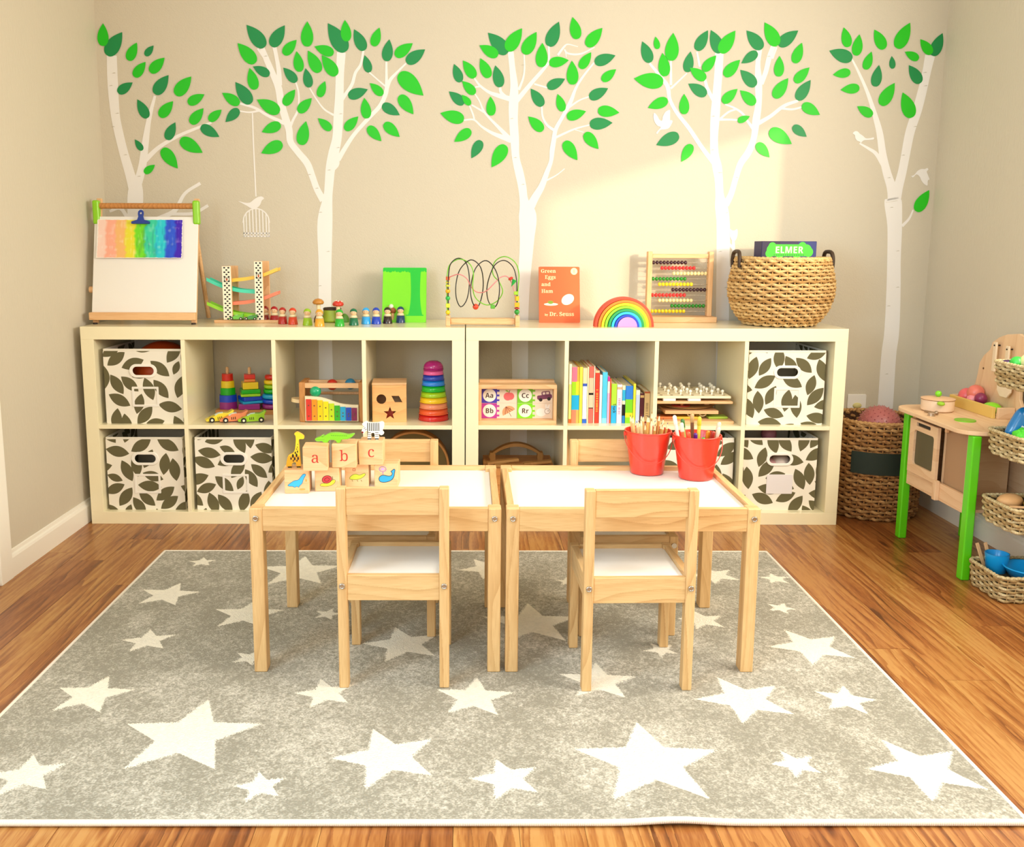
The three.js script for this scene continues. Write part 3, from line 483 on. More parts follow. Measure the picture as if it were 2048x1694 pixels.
// table easel
{
  const o = thing('table_easel', 'wooden table easel with white board, lime end caps and dowel, left end of shelf', 'easel', [-1.283, Y_TOP, 0]);
  const tilt = Math.atan(0.085 / 0.385), lean = (g) => g.rotateX(-tilt).translate(0, 0.042, 0.283);
  part('white_board', lean(bx(0.415, 0.392, 0.008, 0, 0, 0, 0.002)), M.white, o);
  for (const s of [-1, 1]) {
    part('front_leg', lean(bx(0.02, 0.505, 0.016, s * 0.196, -0.036, -0.013, 0.002, 1)), M.beech, o);
    part('end_cap', at(box(0.026, 0.096, 0.03, 0, 0, 0, 0.008), s * 0.2, 0.442, 0.197), paint('#8fd414', 0.4), o);
    part('rear_leg', rod([s * 0.185, 0.39, 0.178], [s * 0.185, 0.008, 0.035], 0.0095, 4), M.beech, o);
    part('foot', cyl(0.008, 0.009, 0.006, s * 0.196, 0.003, 0.287), M.dark, o);
  }
  part('dowel', rod([-0.19, 0.468, 0.193], [0.19, 0.468, 0.193], 0.0115, 20), M.oak, o);
  part('pencil_tray', bx(0.42, 0.03, 0.028, 0, 0.018, 0.298, 0.003), M.beech, o);
  part('wing_peg', rod([-0.205, 0.135, 0.245], [-0.226, 0.135, 0.245], 0.013, 16), M.beech, o);
  const bands = [[250, 214, 200], [250, 176, 150], [246, 190, 120], [236, 226, 60], [120, 226, 40], [60, 214, 170], [40, 206, 222], [44, 88, 222], [66, 30, 190]];
  const map = tex(512, 256, (u, v, o2) => {
    const f = Math.min(8.49, Math.max(0, u * 8.6 + (noise(v * 3, u * 2, 3, 2, 201) - 0.5) * 0.35 + (noise(v * 14, u * 9, 14, 9, 206) - 0.5) * 0.22)), k = Math.floor(f), t = Math.max(0, (f - k - 0.75) * 4);
    let c = lerp3(bands[k], bands[Math.min(8, k + 1)], t);
    const b = noise(u * 60, v * 7, 60, 7, 202), l = noise(u * 18, v * 14, 18, 14, 203);
    c = lerp3(c, [255, 250, 240], Math.max(0, 0.45 * (b - 0.45) + 0.5 * (l - 0.62)));
    if (k > 3) c = lerp3(c, [20, 40, 140], 0.35 * Math.max(0, noise(u * 46, v * 6, 46, 6, 204) - 0.5));
    const edge = Math.min(u, 1 - u, v, 1 - v); if (edge < 0.006 + 0.01 * noise(u * 30, v * 30, 30, 30, 205)) c = [250, 244, 236];
    o2[0] = c[0]; o2[1] = c[1]; o2[2] = c[2];
  });
  const g = new THREE.PlaneGeometry(0.343, 0.157, 24, 8), p = g.attributes.position;
  for (let i = 0; i < p.count; i++) p.setZ(i, 0.0006 + 0.004 * Math.pow(Math.max(0, -p.getY(i) / 0.0785), 2) + 0.0015 * Math.sin(p.getX(i) * 18));
  g.computeVertexNormals();
  const pt = solo('painting', g.rotateX(-tilt).translate(-1.305, 1.127, 0.2275), std('#ffffff', 0.8, { map, side: THREE.DoubleSide }), 'rainbow watercolour painting clipped to the top of the easel board', 'painting');
  const cl = thing('bulldog_clip', 'dark blue bulldog clip holding the rainbow painting', 'clip', [-1.30, 1.186, 0.222]);
  const cs = poly([[-0.036, 0], [0.036, 0], [0.036, 0.01], [0.014, 0.017], [0.01, 0.03], [0.012, 0.04], [0.011, 0.05], [0.004, 0.057], [-0.004, 0.057], [-0.011, 0.05], [-0.012, 0.04], [-0.01, 0.03], [-0.014, 0.017], [-0.036, 0.01]]);
  cs.holes.push(new THREE.Path().absarc(0, 0.043, 0.004, 0, Math.PI * 2));
  const M_clip = paint('#123a9a', 0.3);
  part('jaw_plate', ext(cs, 0.004, 0.001).rotateX(-tilt), M_clip, cl);
  part('spring', rod([-0.036, 0.006, 0.001], [0.036, 0.006, 0.001], 0.005, 12), M_clip, cl);
}
// a toy racing car used three times in the cell and once on the ramp; nose towards -x
const carProfile = [[-0.054, 0.006], [-0.056, 0.012], [-0.04, 0.019], [-0.018, 0.027], [-0.006, 0.034], [0.012, 0.036], [0.03, 0.035], [0.037, 0.038], [0.05, 0.046], [0.056, 0.044], [0.048, 0.03], [0.047, 0.008], [0.03, 0.005], [-0.03, 0.004]];
function makeCar(name, label, color, pos, turn, k = 1, marks = true) {
  const o = thing(name, label, 'toy car', pos, turn), W = 0.034;
  const S = (g) => g.scale(k, k, k);
  part('body', S(ext(poly(carProfile), W, 0.002).translate(0, 0, -W / 2)), paint(color, 0.4), o);
  part('windscreen', S(ext(poly([[-0.02, 0.0285], [-0.006, 0.0355], [0.012, 0.0375], [0.011, 0.0345], [-0.005, 0.0325], [-0.018, 0.0262]]), 0.02, 0.0005).translate(0, 0, -0.01)), std('#dff2e8', 0.25), o);
  for (const s of [-1, 1]) for (const x of [-0.033, 0.035]) {
    const w = part('wheel', S(rod([x, 0.0105, s * 0.0165], [x, 0.0105, s * 0.0215], 0.0105, 20)), std('#1c1712', 0.6), o);
    part('hub', S(rod([x, 0.0105, s * 0.021], [x, 0.0105, s * 0.0225], 0.0048, 14)), std('#f4ead2', 0.5), w);
  }
  if (marks) part('side_stripes', [0, 1, 2].map((i) => S(box(0.0028, 0.011, 0.001, -0.008 + i * 0.007, 0.017, W / 2 + 0.0002, 0).rotateZ(0.05))), std('#2a1d12', 0.5), o);
  return o;
}
// zigzag car ramp
{
  const o = thing('car_ramp', 'wooden zigzag car ramp with dotted posts and four coloured tracks', 'toy ramp', [-0.9, Y_TOP, 0.17]);
  const dots = canvasTex(64, 512, (c, w, h) => {
    c.fillStyle = '#fbf0d8'; c.fillRect(0, 0, w, h); c.fillStyle = '#15110c';
    for (let i = 0; i < 24; i++) for (const x of i % 2 ? [32] : [17, 47]) { c.beginPath(); c.arc(x, 14 + i * 21.3, 7.5, 0, 7); c.fill(); }
    c.strokeStyle = '#15110c'; c.lineWidth = 4; c.strokeRect(14, 108, 36, 40); c.fillStyle = '#c8542a'; c.fillRect(26, 118, 12, 20);
  });
  part('base', bx(0.262, 0.012, 0.09, 0.005, 0, 0, 0.003), M.beech, o);
  for (const [x, h, w] of [[-0.068, 0.218, 0.037], [0.061, 0.238, 0.034]]) {
    const p = part('post', bx(w, h, 0.012, x, 0.012, 0.036, 0.002, 1), M.beech, o);
    part('dotted_face', at(new THREE.PlaneGeometry(w - 0.001, h - 0.002), x, 0.012 + h / 2, 0.0424), std('#ffffff', 0.5, { map: dots }), p);
    part('rear_post', bx(0.03, h, 0.012, x + 0.012, 0.012, -0.036, 0.002, 1), M.beech, o);
  }
  const ramps = [['#f6c624', [[-0.056, 0.168], [0.01, 0.175], [0.07, 0.188], [0.136, 0.214]]], ['#40d8b4', [[-0.154, 0.172], [-0.1, 0.147], [-0.03, 0.128], [0.045, 0.121]]], ['#f0805a', [[-0.059, 0.074], [0.01, 0.08], [0.07, 0.094], [0.133, 0.118]]], ['#9be01c', [[-0.156, 0.074], [-0.1, 0.05], [-0.04, 0.032], [0.045, 0.022]]]];
  for (const [c, pts] of ramps) {
    const cv = new THREE.CatmullRomCurve3(pts.map(([x, y]) => new THREE.Vector3(x, y, 0))), P = cv.getPoints(24), up = P.map((p) => [p.x, p.y + 0.005]), dn = P.map((p) => [p.x, p.y - 0.003]).reverse();
    const lip = P.map((p) => [p.x, p.y + 0.011]);
    part('track', [ext(poly([...up, ...dn]), 0.05).translate(0, 0, -0.025), ext(poly([...lip, ...dn]), 0.004).translate(0, 0, 0.025), ext(poly([...lip, ...dn]), 0.004).translate(0, 0, -0.029)], paint(c, 0.4), o);
  }
  makeCar('toy_car', 'small green toy car parked at the foot of the zigzag ramp', '#6cbf3a', [-0.93, Y_TOP + 0.014, 0.225], 0, 0.55, false);
  makeCar('toy_car', 'small dark green toy car right of another at the ramp foot', '#3d8a34', [-0.872, Y_TOP + 0.014, 0.225], 0, 0.5, false);
}
// rainbow row of wooden peg dolls
{
  const skin = std('#eec49a', 0.45), chest = std('#f3e2b8', 0.45);
  const cone = (a, b, y0, y1) => lathe([[0, y0], [a, y0], [a, y0 + 0.0015], [b, y1], [0, y1]], 28);
  const list = [[-0.826, 0.172, '#8e1f1a', 'dark red peg doll, leftmost of the row of wooden dolls'], [-0.784, 0.19, '#a8121e', 'crimson peg doll, second from the left'], [-0.738, 0.25, '#b3201a', 'red peg doll with a red cap, third from the left'], [-0.693, 0.272, '#d8401c', 'orange-red peg doll, fourth from the left'], [-0.627, 0.313, '#9ac41c', 'lime green peg doll between red dolls and the yellow one'], [-0.573, 0.352, '#f2a830', 'yellow-orange peg doll in front of the brown mushroom'],
    [-0.495, 0.350, '#1fae2c', 'bright green peg doll in front of the red mushroom'], [-0.445, 0.306, '#0b6e48', 'dark green peg doll left of the sky blue one'], [-0.403, 0.243, '#2fa8f0', 'sky blue peg doll in front of the green book shadow'], [-0.362, 0.241, '#1240c0', 'royal blue peg doll beside the sky blue one'], [-0.318, 0.218, '#2c1c14', 'black-brown peg doll in front of the green book'], [-0.268, 0.175, '#163a6a', 'navy peg doll, rightmost of the row of wooden dolls']];
  for (const [x, z, c, label] of list) {
    const o = thing('peg_doll', label, 'wooden doll', [x, Y_TOP, z], 0), m = paint(c, 0.25);
    part('body', cone(0.0195, 0.016, 0, 0.03), m, o);
    part('chest', lathe([[0, 0.03], [0.0159, 0.03], [0.0115, 0.0395], [0, 0.0405]], 28), chest, o);
    part('head', ball(0.0135, 0, 0.0515, 0, 24, 16), skin, o);
    part('cap', new THREE.SphereGeometry(0.0147, 24, 12, 0, Math.PI * 2, 0, Math.PI * 0.6).rotateX(-0.62).translate(0, 0.0525, -0.0004), m, o);
    part('eyes', [ball(0.0011, -0.004, 0.0505, 0.0128, 8, 6), ball(0.0011, 0.004, 0.0505, 0.0128, 8, 6)], M.black, o);
  }
  const mush = (label, x, z, h, r, c, spots) => {
    const o = thing('toy_mushroom', label, 'toy mushroom', [x, Y_TOP, z]);
    part('stem', lathe([[0, 0], [0.014, 0], [0.011, 0.02], [0.0075, 0.05], [0.009, h - 0.012], [0, h - 0.012]], 20), std('#f0dcae', 0.5), o);
    const cap = part('cap', lathe([[0, h - 0.018], [r * 0.8, h - 0.017], [r, h - 0.011], [r * 0.9, h - 0.003], [r * 0.55, h + 0.004], [0, h + 0.007]], 28), paint(c, 0.35), o);
    if (spots) for (const [a, b] of [[0.2, 0.5], [1.4, 0.65], [2.7, 0.5], [4.2, 0.6], [5.3, 0.3]]) part('spot', ball(0.0035, Math.sin(a) * r * b, h + 0.005 - b * b * 0.008, Math.cos(a) * r * b, 10, 8).scale(1, 1, 1), std('#fbf4e6', 0.5), cap);
  };
  mush('tall wooden mushroom with a tan brown cap, behind the yellow doll', -0.6, 0.21, 0.094, 0.0235, '#c9852e', false);
  mush('wooden mushroom with a white-spotted red cap, behind the green doll', -0.521, 0.2, 0.086, 0.0235, '#d43222', true);
  const pot = thing('toy_stump', 'little green wooden tree stump between the two mushrooms', 'toy stump', [-0.553, Y_TOP, 0.15]);
  part('trunk', lathe([[0, 0], [0.05, 0], [0.047, 0.012], [0.038, 0.03], [0.036, 0.056], [0.031, 0.056], [0.03, 0.02], [0, 0.02]], 28), paint('#9db52a', 0.5), pot);
  part('hollow', lathe([[0.0365, 0.05], [0.038, 0.056], [0.034, 0.06], [0.03, 0.056]], 28), std('#3a2414', 0.6), pot);
  for (const [x, z, c] of [[-0.054, 0.01, '#5a2c16'], [0.052, 0.012, '#4f8c22']]) part('root', new THREE.SphereGeometry(0.024, 20, 10, 0, Math.PI * 2, 0, Math.PI / 2).scale(0.9, 1.5, 0.8).translate(x, 0, z), paint(c, 0.5), pot);
  const b = thing('toy_bird', 'small white and brown wooden bird behind the black-brown doll', 'toy bird', [-0.302, Y_TOP, 0.155]);
  part('stand', cyl(0.006, 0.01, 0.04, 0, 0.02, 0), M.beech, b);
  part('body', ball(0.013, 0, 0.048, 0).scale(1.1, 1, 0.8), paint('#a8542a', 0.5), b);
  part('head', ball(0.0095, -0.006, 0.066, 0), std('#f4efe0', 0.5), b);
  part('crest', ball(0.006, -0.004, 0.0745, 0).scale(1.2, 0.6, 1), paint('#2c8a3a', 0.5), b);
  part('beak', new THREE.ConeGeometry(0.003, 0.009, 10).rotateZ(Math.PI / 2).translate(-0.018, 0.065, 0), std('#e8a030', 0.5), b);
}
// two picture books leaning on the wall
function makeCover(label, x, w, h, t, zb, tilt, coverMap, edge, pages) {
  const o = thing('picture_book', label, 'book', [x, Y_TOP, zb]), R = (g) => g.rotateX(-tilt);
  part('page_block', R(box(w - 0.006, h - 0.006, t - 0.004, 0.001, h / 2, -t / 2, 0)), std(pages, 0.8), o);
  part('back_cover', R(box(w, h, 0.002, 0, h / 2, -t + 0.001, 0.0009)), paint(edge, 0.4), o);
  part('spine', R(box(0.002, h, t, -w / 2 + 0.001, h / 2, -t / 2, 0.0009)), paint(edge, 0.4), o);
  const f = part('front_cover', R(ext(roundRect(w, h, 0.006, 0, h / 2), 0.002).translate(0, 0, -0.002)), paint(edge, 0.4), o);
  part('cover_print', R(new THREE.ShapeGeometry(roundRect(w - 0.001, h - 0.001, 0.006, 0, h / 2), 8).translate(0, 0, 0.0003)), std('#ffffff', 0.5, { map: coverMap }), o);
  const g = o.children[o.children.length - 1].geometry, q = g.attributes.position, uv = g.attributes.uv, c = Math.cos(tilt);
  for (let i = 0; i < q.count; i++) uv.setXY(i, q.getX(i) / w + 0.5, q.getY(i) / (h * c));
  return o;
}
makeCover('bright green picture book with a darker green tree, leaning on the wall', -0.255, 0.182, 0.236, 0.012, 0.167, 0.33, canvasTex(400, 512, (c, w, h) => {
  c.fillStyle = '#7fe410'; c.fillRect(0, 0, w, h); c.fillStyle = '#14c430';
  c.fillRect(0, 0, w, 26); for (let i = 0; i < 14; i++) { c.beginPath(); c.arc(i * 30 + 8, 26, 12 + (i % 3) * 4, 0, 7); c.fill(); }
  c.beginPath(); c.moveTo(250, 30); c.bezierCurveTo(262, 180, 268, 330, 236, 446); c.lineTo(366, 446); c.bezierCurveTo(336, 320, 340, 180, 348, 30); c.fill();
  c.fillRect(216, 440, 160, 10);
}), '#5ccc14', '#f6f0dc');
makeCover('orange-red picture book titled Green Eggs and Ham, leaning on the wall', 0.39, 0.17, 0.238, 0.018, 0.158, 0.27, canvasTex(384, 512, (c, w, h) => {
  c.fillStyle = '#ee6a34'; c.fillRect(0, 0, w, h); c.fillStyle = '#f8efb8'; c.font = 'bold 46px serif';
  c.fillText('Green', 18, 56); c.fillText('Eggs', 56, 112); c.fillText('and', 22, 178); c.fillText('Ham', 22, 240);
  c.font = 'bold 26px serif'; c.fillText('by', 52, 448); c.font = 'bold 50px serif'; c.fillText('Dr. Seuss', 96, 450);
  c.beginPath(); c.arc(332, 42, 32, 0, 7); c.fill(); c.fillStyle = '#ee9a54'; c.font = 'bold 34px serif'; c.fillText('I', 325, 54);
  c.fillStyle = '#fbf6dc'; c.beginPath(); c.ellipse(112, 344, 66, 13, 0, 0, 7); c.fill(); c.beginPath(); c.ellipse(270, 300, 62, 46, -0.5, 0, 7); c.fill();
  c.fillStyle = '#8aa62c'; c.beginPath(); c.ellipse(108, 326, 26, 15, 0, 0, 7); c.fill();
}), '#e8622e', '#f4e6cc');
// bead maze
{
  const o = thing('bead_maze', 'bead maze with looping black, green and pink wires on a wooden base', 'bead maze', [0.068, Y_TOP, 0.31]), X = 0.068, Y = Y_TOP;
  const wire = (pts, phase, amp) => tube(pts.map(([x, y], i) => [x - X, y - Y, amp * Math.sin(i * 1.15 + phase) * Math.min(1, i / 2, (pts.length - 1 - i) / 2)]), 0.0021, 220, 8);
  for (const x of [-0.137, 0.137]) part('end_block', bx(0.018, 0.042, 0.05, x, 0, 0.005, 0.003), M.beech, o);
  part('base_bar', bx(0.256, 0.024, 0.05, 0, 0.006, -0.01, 0.004), M.beech, o);
  part('black_wire', wire([[-0.068, 0.83], [-0.067, 0.99], [-0.058, 1.035], [-0.029, 1.056], [-0.001, 1.042], [0.015, 0.975], [0.003, 0.89], [-0.018, 0.866], [-0.034, 0.89], [-0.039, 0.944], [-0.026, 1.004], [-0.001, 1.037], [0.025, 1.05], [0.056, 1.026], [0.07, 0.957], [0.06, 0.887], [0.048, 0.864], [0.032, 0.874], [0.02, 0.918], [0.025, 0.972], [0.044, 1.023], [0.079, 1.047], [0.114, 1.017], [0.133, 0.95], [0.126, 0.881], [0.112, 0.863], [0.094, 0.88], [0.084, 0.928], [0.095, 0.988], [0.117, 1.033], [0.152, 1.048], [0.187, 1.023], [0.202, 0.973], [0.203, 0.903], [0.204, 0.83]], 0, 0.022), std('#141414', 0.35), o);
  part('green_wire', wire([[-0.072, 0.83], [-0.072, 0.994], [-0.061, 1.032], [-0.026, 1.052], [0.012, 1.038], [0.03, 1.004], [0.028, 0.944], [0.041, 0.899], [0.083, 0.872], [0.124, 0.887], [0.146, 0.925], [0.133, 0.963], [0.111, 0.988], [0.106, 1.017], [0.12, 1.048], [0.155, 1.063], [0.193, 1.042], [0.209, 1.004], [0.207, 0.919], [0.206, 0.83]], 2, 0.016), paint('#74c81a', 0.35), o);
  part('pink_wire', wire([[-0.07, 0.83], [-0.068, 0.975], [-0.051, 0.987], [-0.023, 0.993], [0.003, 0.979], [0.022, 0.944], [0.044, 0.923], [0.07, 0.922], [0.089, 0.934], [0.114, 0.96], [0.139, 0.982], [0.165, 0.984], [0.19, 0.94], [0.202, 0.83]], 4, 0.02), paint('#f08a90', 0.35), o);
  const bead = (g, c) => part('bead', g.translate(-X, -Y, 0), paint(c, 0.3), o);
  bead(ball(0.0095, -0.07, 0.843, 0), '#f2d41c'); bead(box(0.017, 0.017, 0.017, -0.07, 0.87, 0, 0.003), '#d8e03a'); bead(ball(0.0095, -0.07, 0.899, 0), '#23b44a');
  bead(ball(0.0098, -0.07, 0.927, 0), '#f4b41c'); bead(cyl(0.009, 0.009, 0.007, -0.07, 0.9485, 0), '#e4e23c'); bead(cyl(0.0092, 0.0092, 0.014, -0.07, 0.977, 0, 6), '#e8622c'); bead(cyl(0.009, 0.009, 0.004, -0.07, 0.961, 0), '#f2d41c');
  bead(ball(0.012, 0.04, 0.866, 0.004).scale(1, 1, 1), '#dc4426'); bead(box(0.018, 0.016, 0.018, 0.108, 0.866, 0, 0.003), '#5cae34');
  bead(new THREE.ConeGeometry(0.0105, 0.032, 18).rotateZ(Math.PI - 0.45).translate(0.187, 0.958, 0), '#22b04a'); bead(new THREE.SphereGeometry(0.0105, 16, 8).scale(1, 0.6, 1).rotateZ(0.55).translate(0.178, 0.977, 0), '#dc3426');
  bead(box(0.016, 0.014, 0.016, 0.199, 0.92, 0, 0.002), '#a6d42c'); bead(cyl(0.0085, 0.0085, 0.018, 0.204, 0.899, 0.002), '#f2c01c'); bead(box(0.019, 0.018, 0.016, 0.204, 0.874, 0.002, 0.002), '#f0b41c'); bead(cyl(0.0098, 0.0098, 0.006, 0.204, 0.86, 0), '#b4342a'); bead(ball(0.0105, 0.204, 0.845, 0).scale(1, 1, 1), '#2a9c34');
}
// nested rainbow
{
  const o = thing('rainbow_stacker', 'wooden nesting rainbow with red outer arch and lilac centre', 'stacking toy', [0.627, Y_TOP, 0.318]);
  const cols = ['#e5482f', '#f0862c', '#f7d81e', '#8ccf2a', '#1f9a58', '#2ab4e0'], D = 0.052;
  const arch = (r1, r0) => { const s = new THREE.Shape(); s.absarc(0, 0, r1, 0, Math.PI); s.lineTo(-r0, 0); s.absarc(0, 0, r0, Math.PI, 0, true); return s; };
  let r = 0.117; for (const c of cols) { part('arch', ext(arch(r, r - 0.0105), D, 0.0015, 40).translate((0.117 - r) * 0.16, 0, -D / 2), std(c, 0.5), o); r -= 0.0114; }
  part('arch', ext(arch(r, r - 0.009), D, 0.0015, 40).translate((0.117 - r) * 0.16, 0, -D / 2), std('#1c46c8', 0.5), o); r -= 0.0098;
  const s = new THREE.Shape(); s.absarc(0, 0, r, 0, Math.PI); part('half_disc', ext(s, D, 0.0015, 40).translate((0.117 - r) * 0.16, 0, -D / 2), std('#dc94dc', 0.5), o);
}
// abacus
{
  const o = thing('abacus', 'wooden abacus with ten rods of coloured beads', 'abacus', [0.897, Y_TOP, 0.085], 0.0);
  part('base', bx(0.298, 0.024, 0.1, 0.004, 0, 0, 0.004), M.beech, o);
  for (const s of [-1, 1]) part('upright', bx(0.02, 0.27, 0.034, s * 0.128, 0.024, 0, 0.003, 1), M.beech, o);
  part('top_bar', bx(0.237, 0.018, 0.02, 0, 0.266, 0, 0.003), M.beech, o);
  const cols = ['#3a1626', '#dc2a2c', '#f6e6a8', '#1e8a20', '#f2dc1c'], offs = [0.0, 0.036, 0.088, 0.0, 0.028, 0.085, 0.0, 0.03, 0.083, 0.0], bg = ball(0.0084, 0, 0, 0, 18, 12).scale(0.86, 1, 1), mats = cols.map((c) => paint(c, 0.25));
  for (let i = 0; i < 10; i++) {
    const y = 0.248 - i * 0.0226;
    part('rod', rod([-0.119, y, 0], [0.119, y, 0], 0.0013, 8), M.chrome, o);
    for (let k = 0; k < 10; k++) { const b = part('bead', bg, mats[i % 5], o); b.position.set(-0.1105 + Math.min(offs[i], 0.0868) + k * 0.01485, y, 0); }
  }
}
// ------------------------------------------------------------------ woven baskets
const strawTex = (a, b, s) => tex(256, 64, (u, v, o) => { const n = 0.6 * noise(u * 10, v * 20, 10, 20, s) + 0.4 * noise(u * 40, v * 8 + u * 8, 40, 8, s + 1); const c = lerp3(a, b, Math.min(1, Math.max(0, n * 1.5 - 0.25))); o[0] = c[0]; o[1] = c[1]; o[2] = c[2]; });
const straw = (a, b, s) => [0, 1, 2].map((i) => std(['#ffffff', '#ece2d4', '#ddcdb4'][i], 0.75, { map: strawTex(a, b, s + i * 7) }));
const S_gold = straw([244, 216, 158], [190, 142, 80], 301), S_brown = straw([214, 168, 108], [140, 94, 48], 331), S_pale = straw([232, 216, 174], [172, 146, 98], 361);
// one ring of weave: path(u, grow) gives [x, z] at the fraction u of the way round
function strand(path, y, rn, rh, waves, amp, phase, N, up = 0) {
  const K = 6, pos = [], uv = [], idx = [];
  for (let i = 0; i <= N; i++) {
    const u = (i % N) / N, w = Math.cos(Math.PI * waves * u + phase) , o = amp * w, c = path(u, o), a = path(u + 0.5 / N, o), b = path(u - 0.5 / N, o);
    let tx = a[0] - b[0], tz = a[1] - b[1]; const L = Math.hypot(tx, tz) || 1; tx /= L; tz /= L; const nx = tz, nz = -tx;
    const yy = y + up * Math.sin(Math.PI * waves * u + phase) * 0.5, k = 0.85 + 0.2 * Math.abs(w);
    for (let j = 0; j < K; j++) { const t = j / K * Math.PI * 2, n = Math.cos(t) * rn, h = Math.sin(t) * rh * k; pos.push(c[0] + nx * n, yy + h, c[1] + nz * n); uv.push(i / N * waves * 0.25, j / K); }
  }
  for (let i = 0; i < N; i++) for (let j = 0; j < K; j++) { const a = i * K + j, b = i * K + (j + 1) % K, c = a + K, d = b + K; idx.push(a, c, b, b, c, d); }
  const g = new THREE.BufferGeometry(); g.setAttribute('position', new THREE.Float32BufferAttribute(pos, 3)); g.setAttribute('uv', new THREE.Float32BufferAttribute(uv, 2)); g.setIndex(idx); g.computeVertexNormals(); return g;
}
const roundPath = (R) => (u, g) => [Math.cos(u * Math.PI * 2) * (R + g), Math.sin(u * Math.PI * 2) * (R + g)];
function rectPath(w, d, r) { // rounded rectangle by arc length
  const a = w / 2 - r, b = d / 2 - r, q = Math.PI * r / 2, segs = [2 * b, q, 2 * a, q, 2 * b, q, 2 * a, q], T = segs.reduce((x, y) => x + y);
  return (u, g) => {
    let s = (((u % 1) + 1) % 1) * T, k = 0; while (k < 7 && s > segs[k]) s -= segs[k++];
    const R = r + g, f = s / segs[k];
    if (k === 0) return [w / 2 + g, -b + s]; if (k === 2) return [a - s, d / 2 + g]; if (k === 4) return [-w / 2 - g, b - s]; if (k === 6) return [-a + s, -d / 2 - g];
    const C = [[a, b, 0], [-a, b, 1], [-a, -b, 2], [a, -b, 3]][(k - 1) / 2], t = (C[2] + f) * Math.PI / 2; return [C[0] + Math.cos(t) * R, C[1] + Math.sin(t) * R];
  };
}
// rows of weave between y0 and y1; size(t) gives the path at the height fraction t
function weave(o, mats, size, y0, y1, rows, waves, thick, N, lining, floorUp = 0.004) {
  const st = (y1 - y0) / rows;
  for (let i = 0; i < rows; i++) {
    const t = (i + 0.5) / rows, y = y0 + st * (i + 0.5);
    part('strand', strand(size(t), y, thick, st * 0.5, waves, thick * 0.9, (i % 2) * Math.PI + rr(-0.15, 0.15), N, st * 0.35), mats[Math.floor(rnd() * 2.999)], o);
  }
  // stakes the strands run round, and the wall behind the gaps
  const stakes = [];
  for (let k = 0; k < waves; k++) { const P = []; for (let j = 0; j <= 8; j++) { const t = j / 8, c = size(Math.min(0.999, Math.max(0.001, t)))((k + 0.5) / waves, 0); P.push([c[0], y0 + (y1 - y0) * t, c[1]]); } stakes.push(tube(P, thick * 0.55, 10, 5)); }
  part('stakes', stakes, mats[2], o).userData.kind = 'stuff';
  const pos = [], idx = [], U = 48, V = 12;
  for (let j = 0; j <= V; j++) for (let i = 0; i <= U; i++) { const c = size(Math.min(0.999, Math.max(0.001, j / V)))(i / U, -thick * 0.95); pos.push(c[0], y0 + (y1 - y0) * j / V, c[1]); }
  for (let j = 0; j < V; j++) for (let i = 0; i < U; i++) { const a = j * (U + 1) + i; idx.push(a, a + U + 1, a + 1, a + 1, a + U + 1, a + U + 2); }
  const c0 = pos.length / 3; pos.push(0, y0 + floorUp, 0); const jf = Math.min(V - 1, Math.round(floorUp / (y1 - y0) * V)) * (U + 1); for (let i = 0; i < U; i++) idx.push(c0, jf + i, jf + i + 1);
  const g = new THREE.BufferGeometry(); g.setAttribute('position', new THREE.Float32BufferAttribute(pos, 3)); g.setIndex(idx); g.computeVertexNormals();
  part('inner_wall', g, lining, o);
  part('rim', strand(size(0.999), y1 + thick * 0.2, thick * 1.5, thick * 1.3, waves * 3, 0.0008, 0, N, thick * 0.5), mats[0], o);
}
const M_lining = std('#4a2e18', 0.9, { side: THREE.DoubleSide }), M_liningPale = std('#4c3e24', 0.9, { side: THREE.DoubleSide });
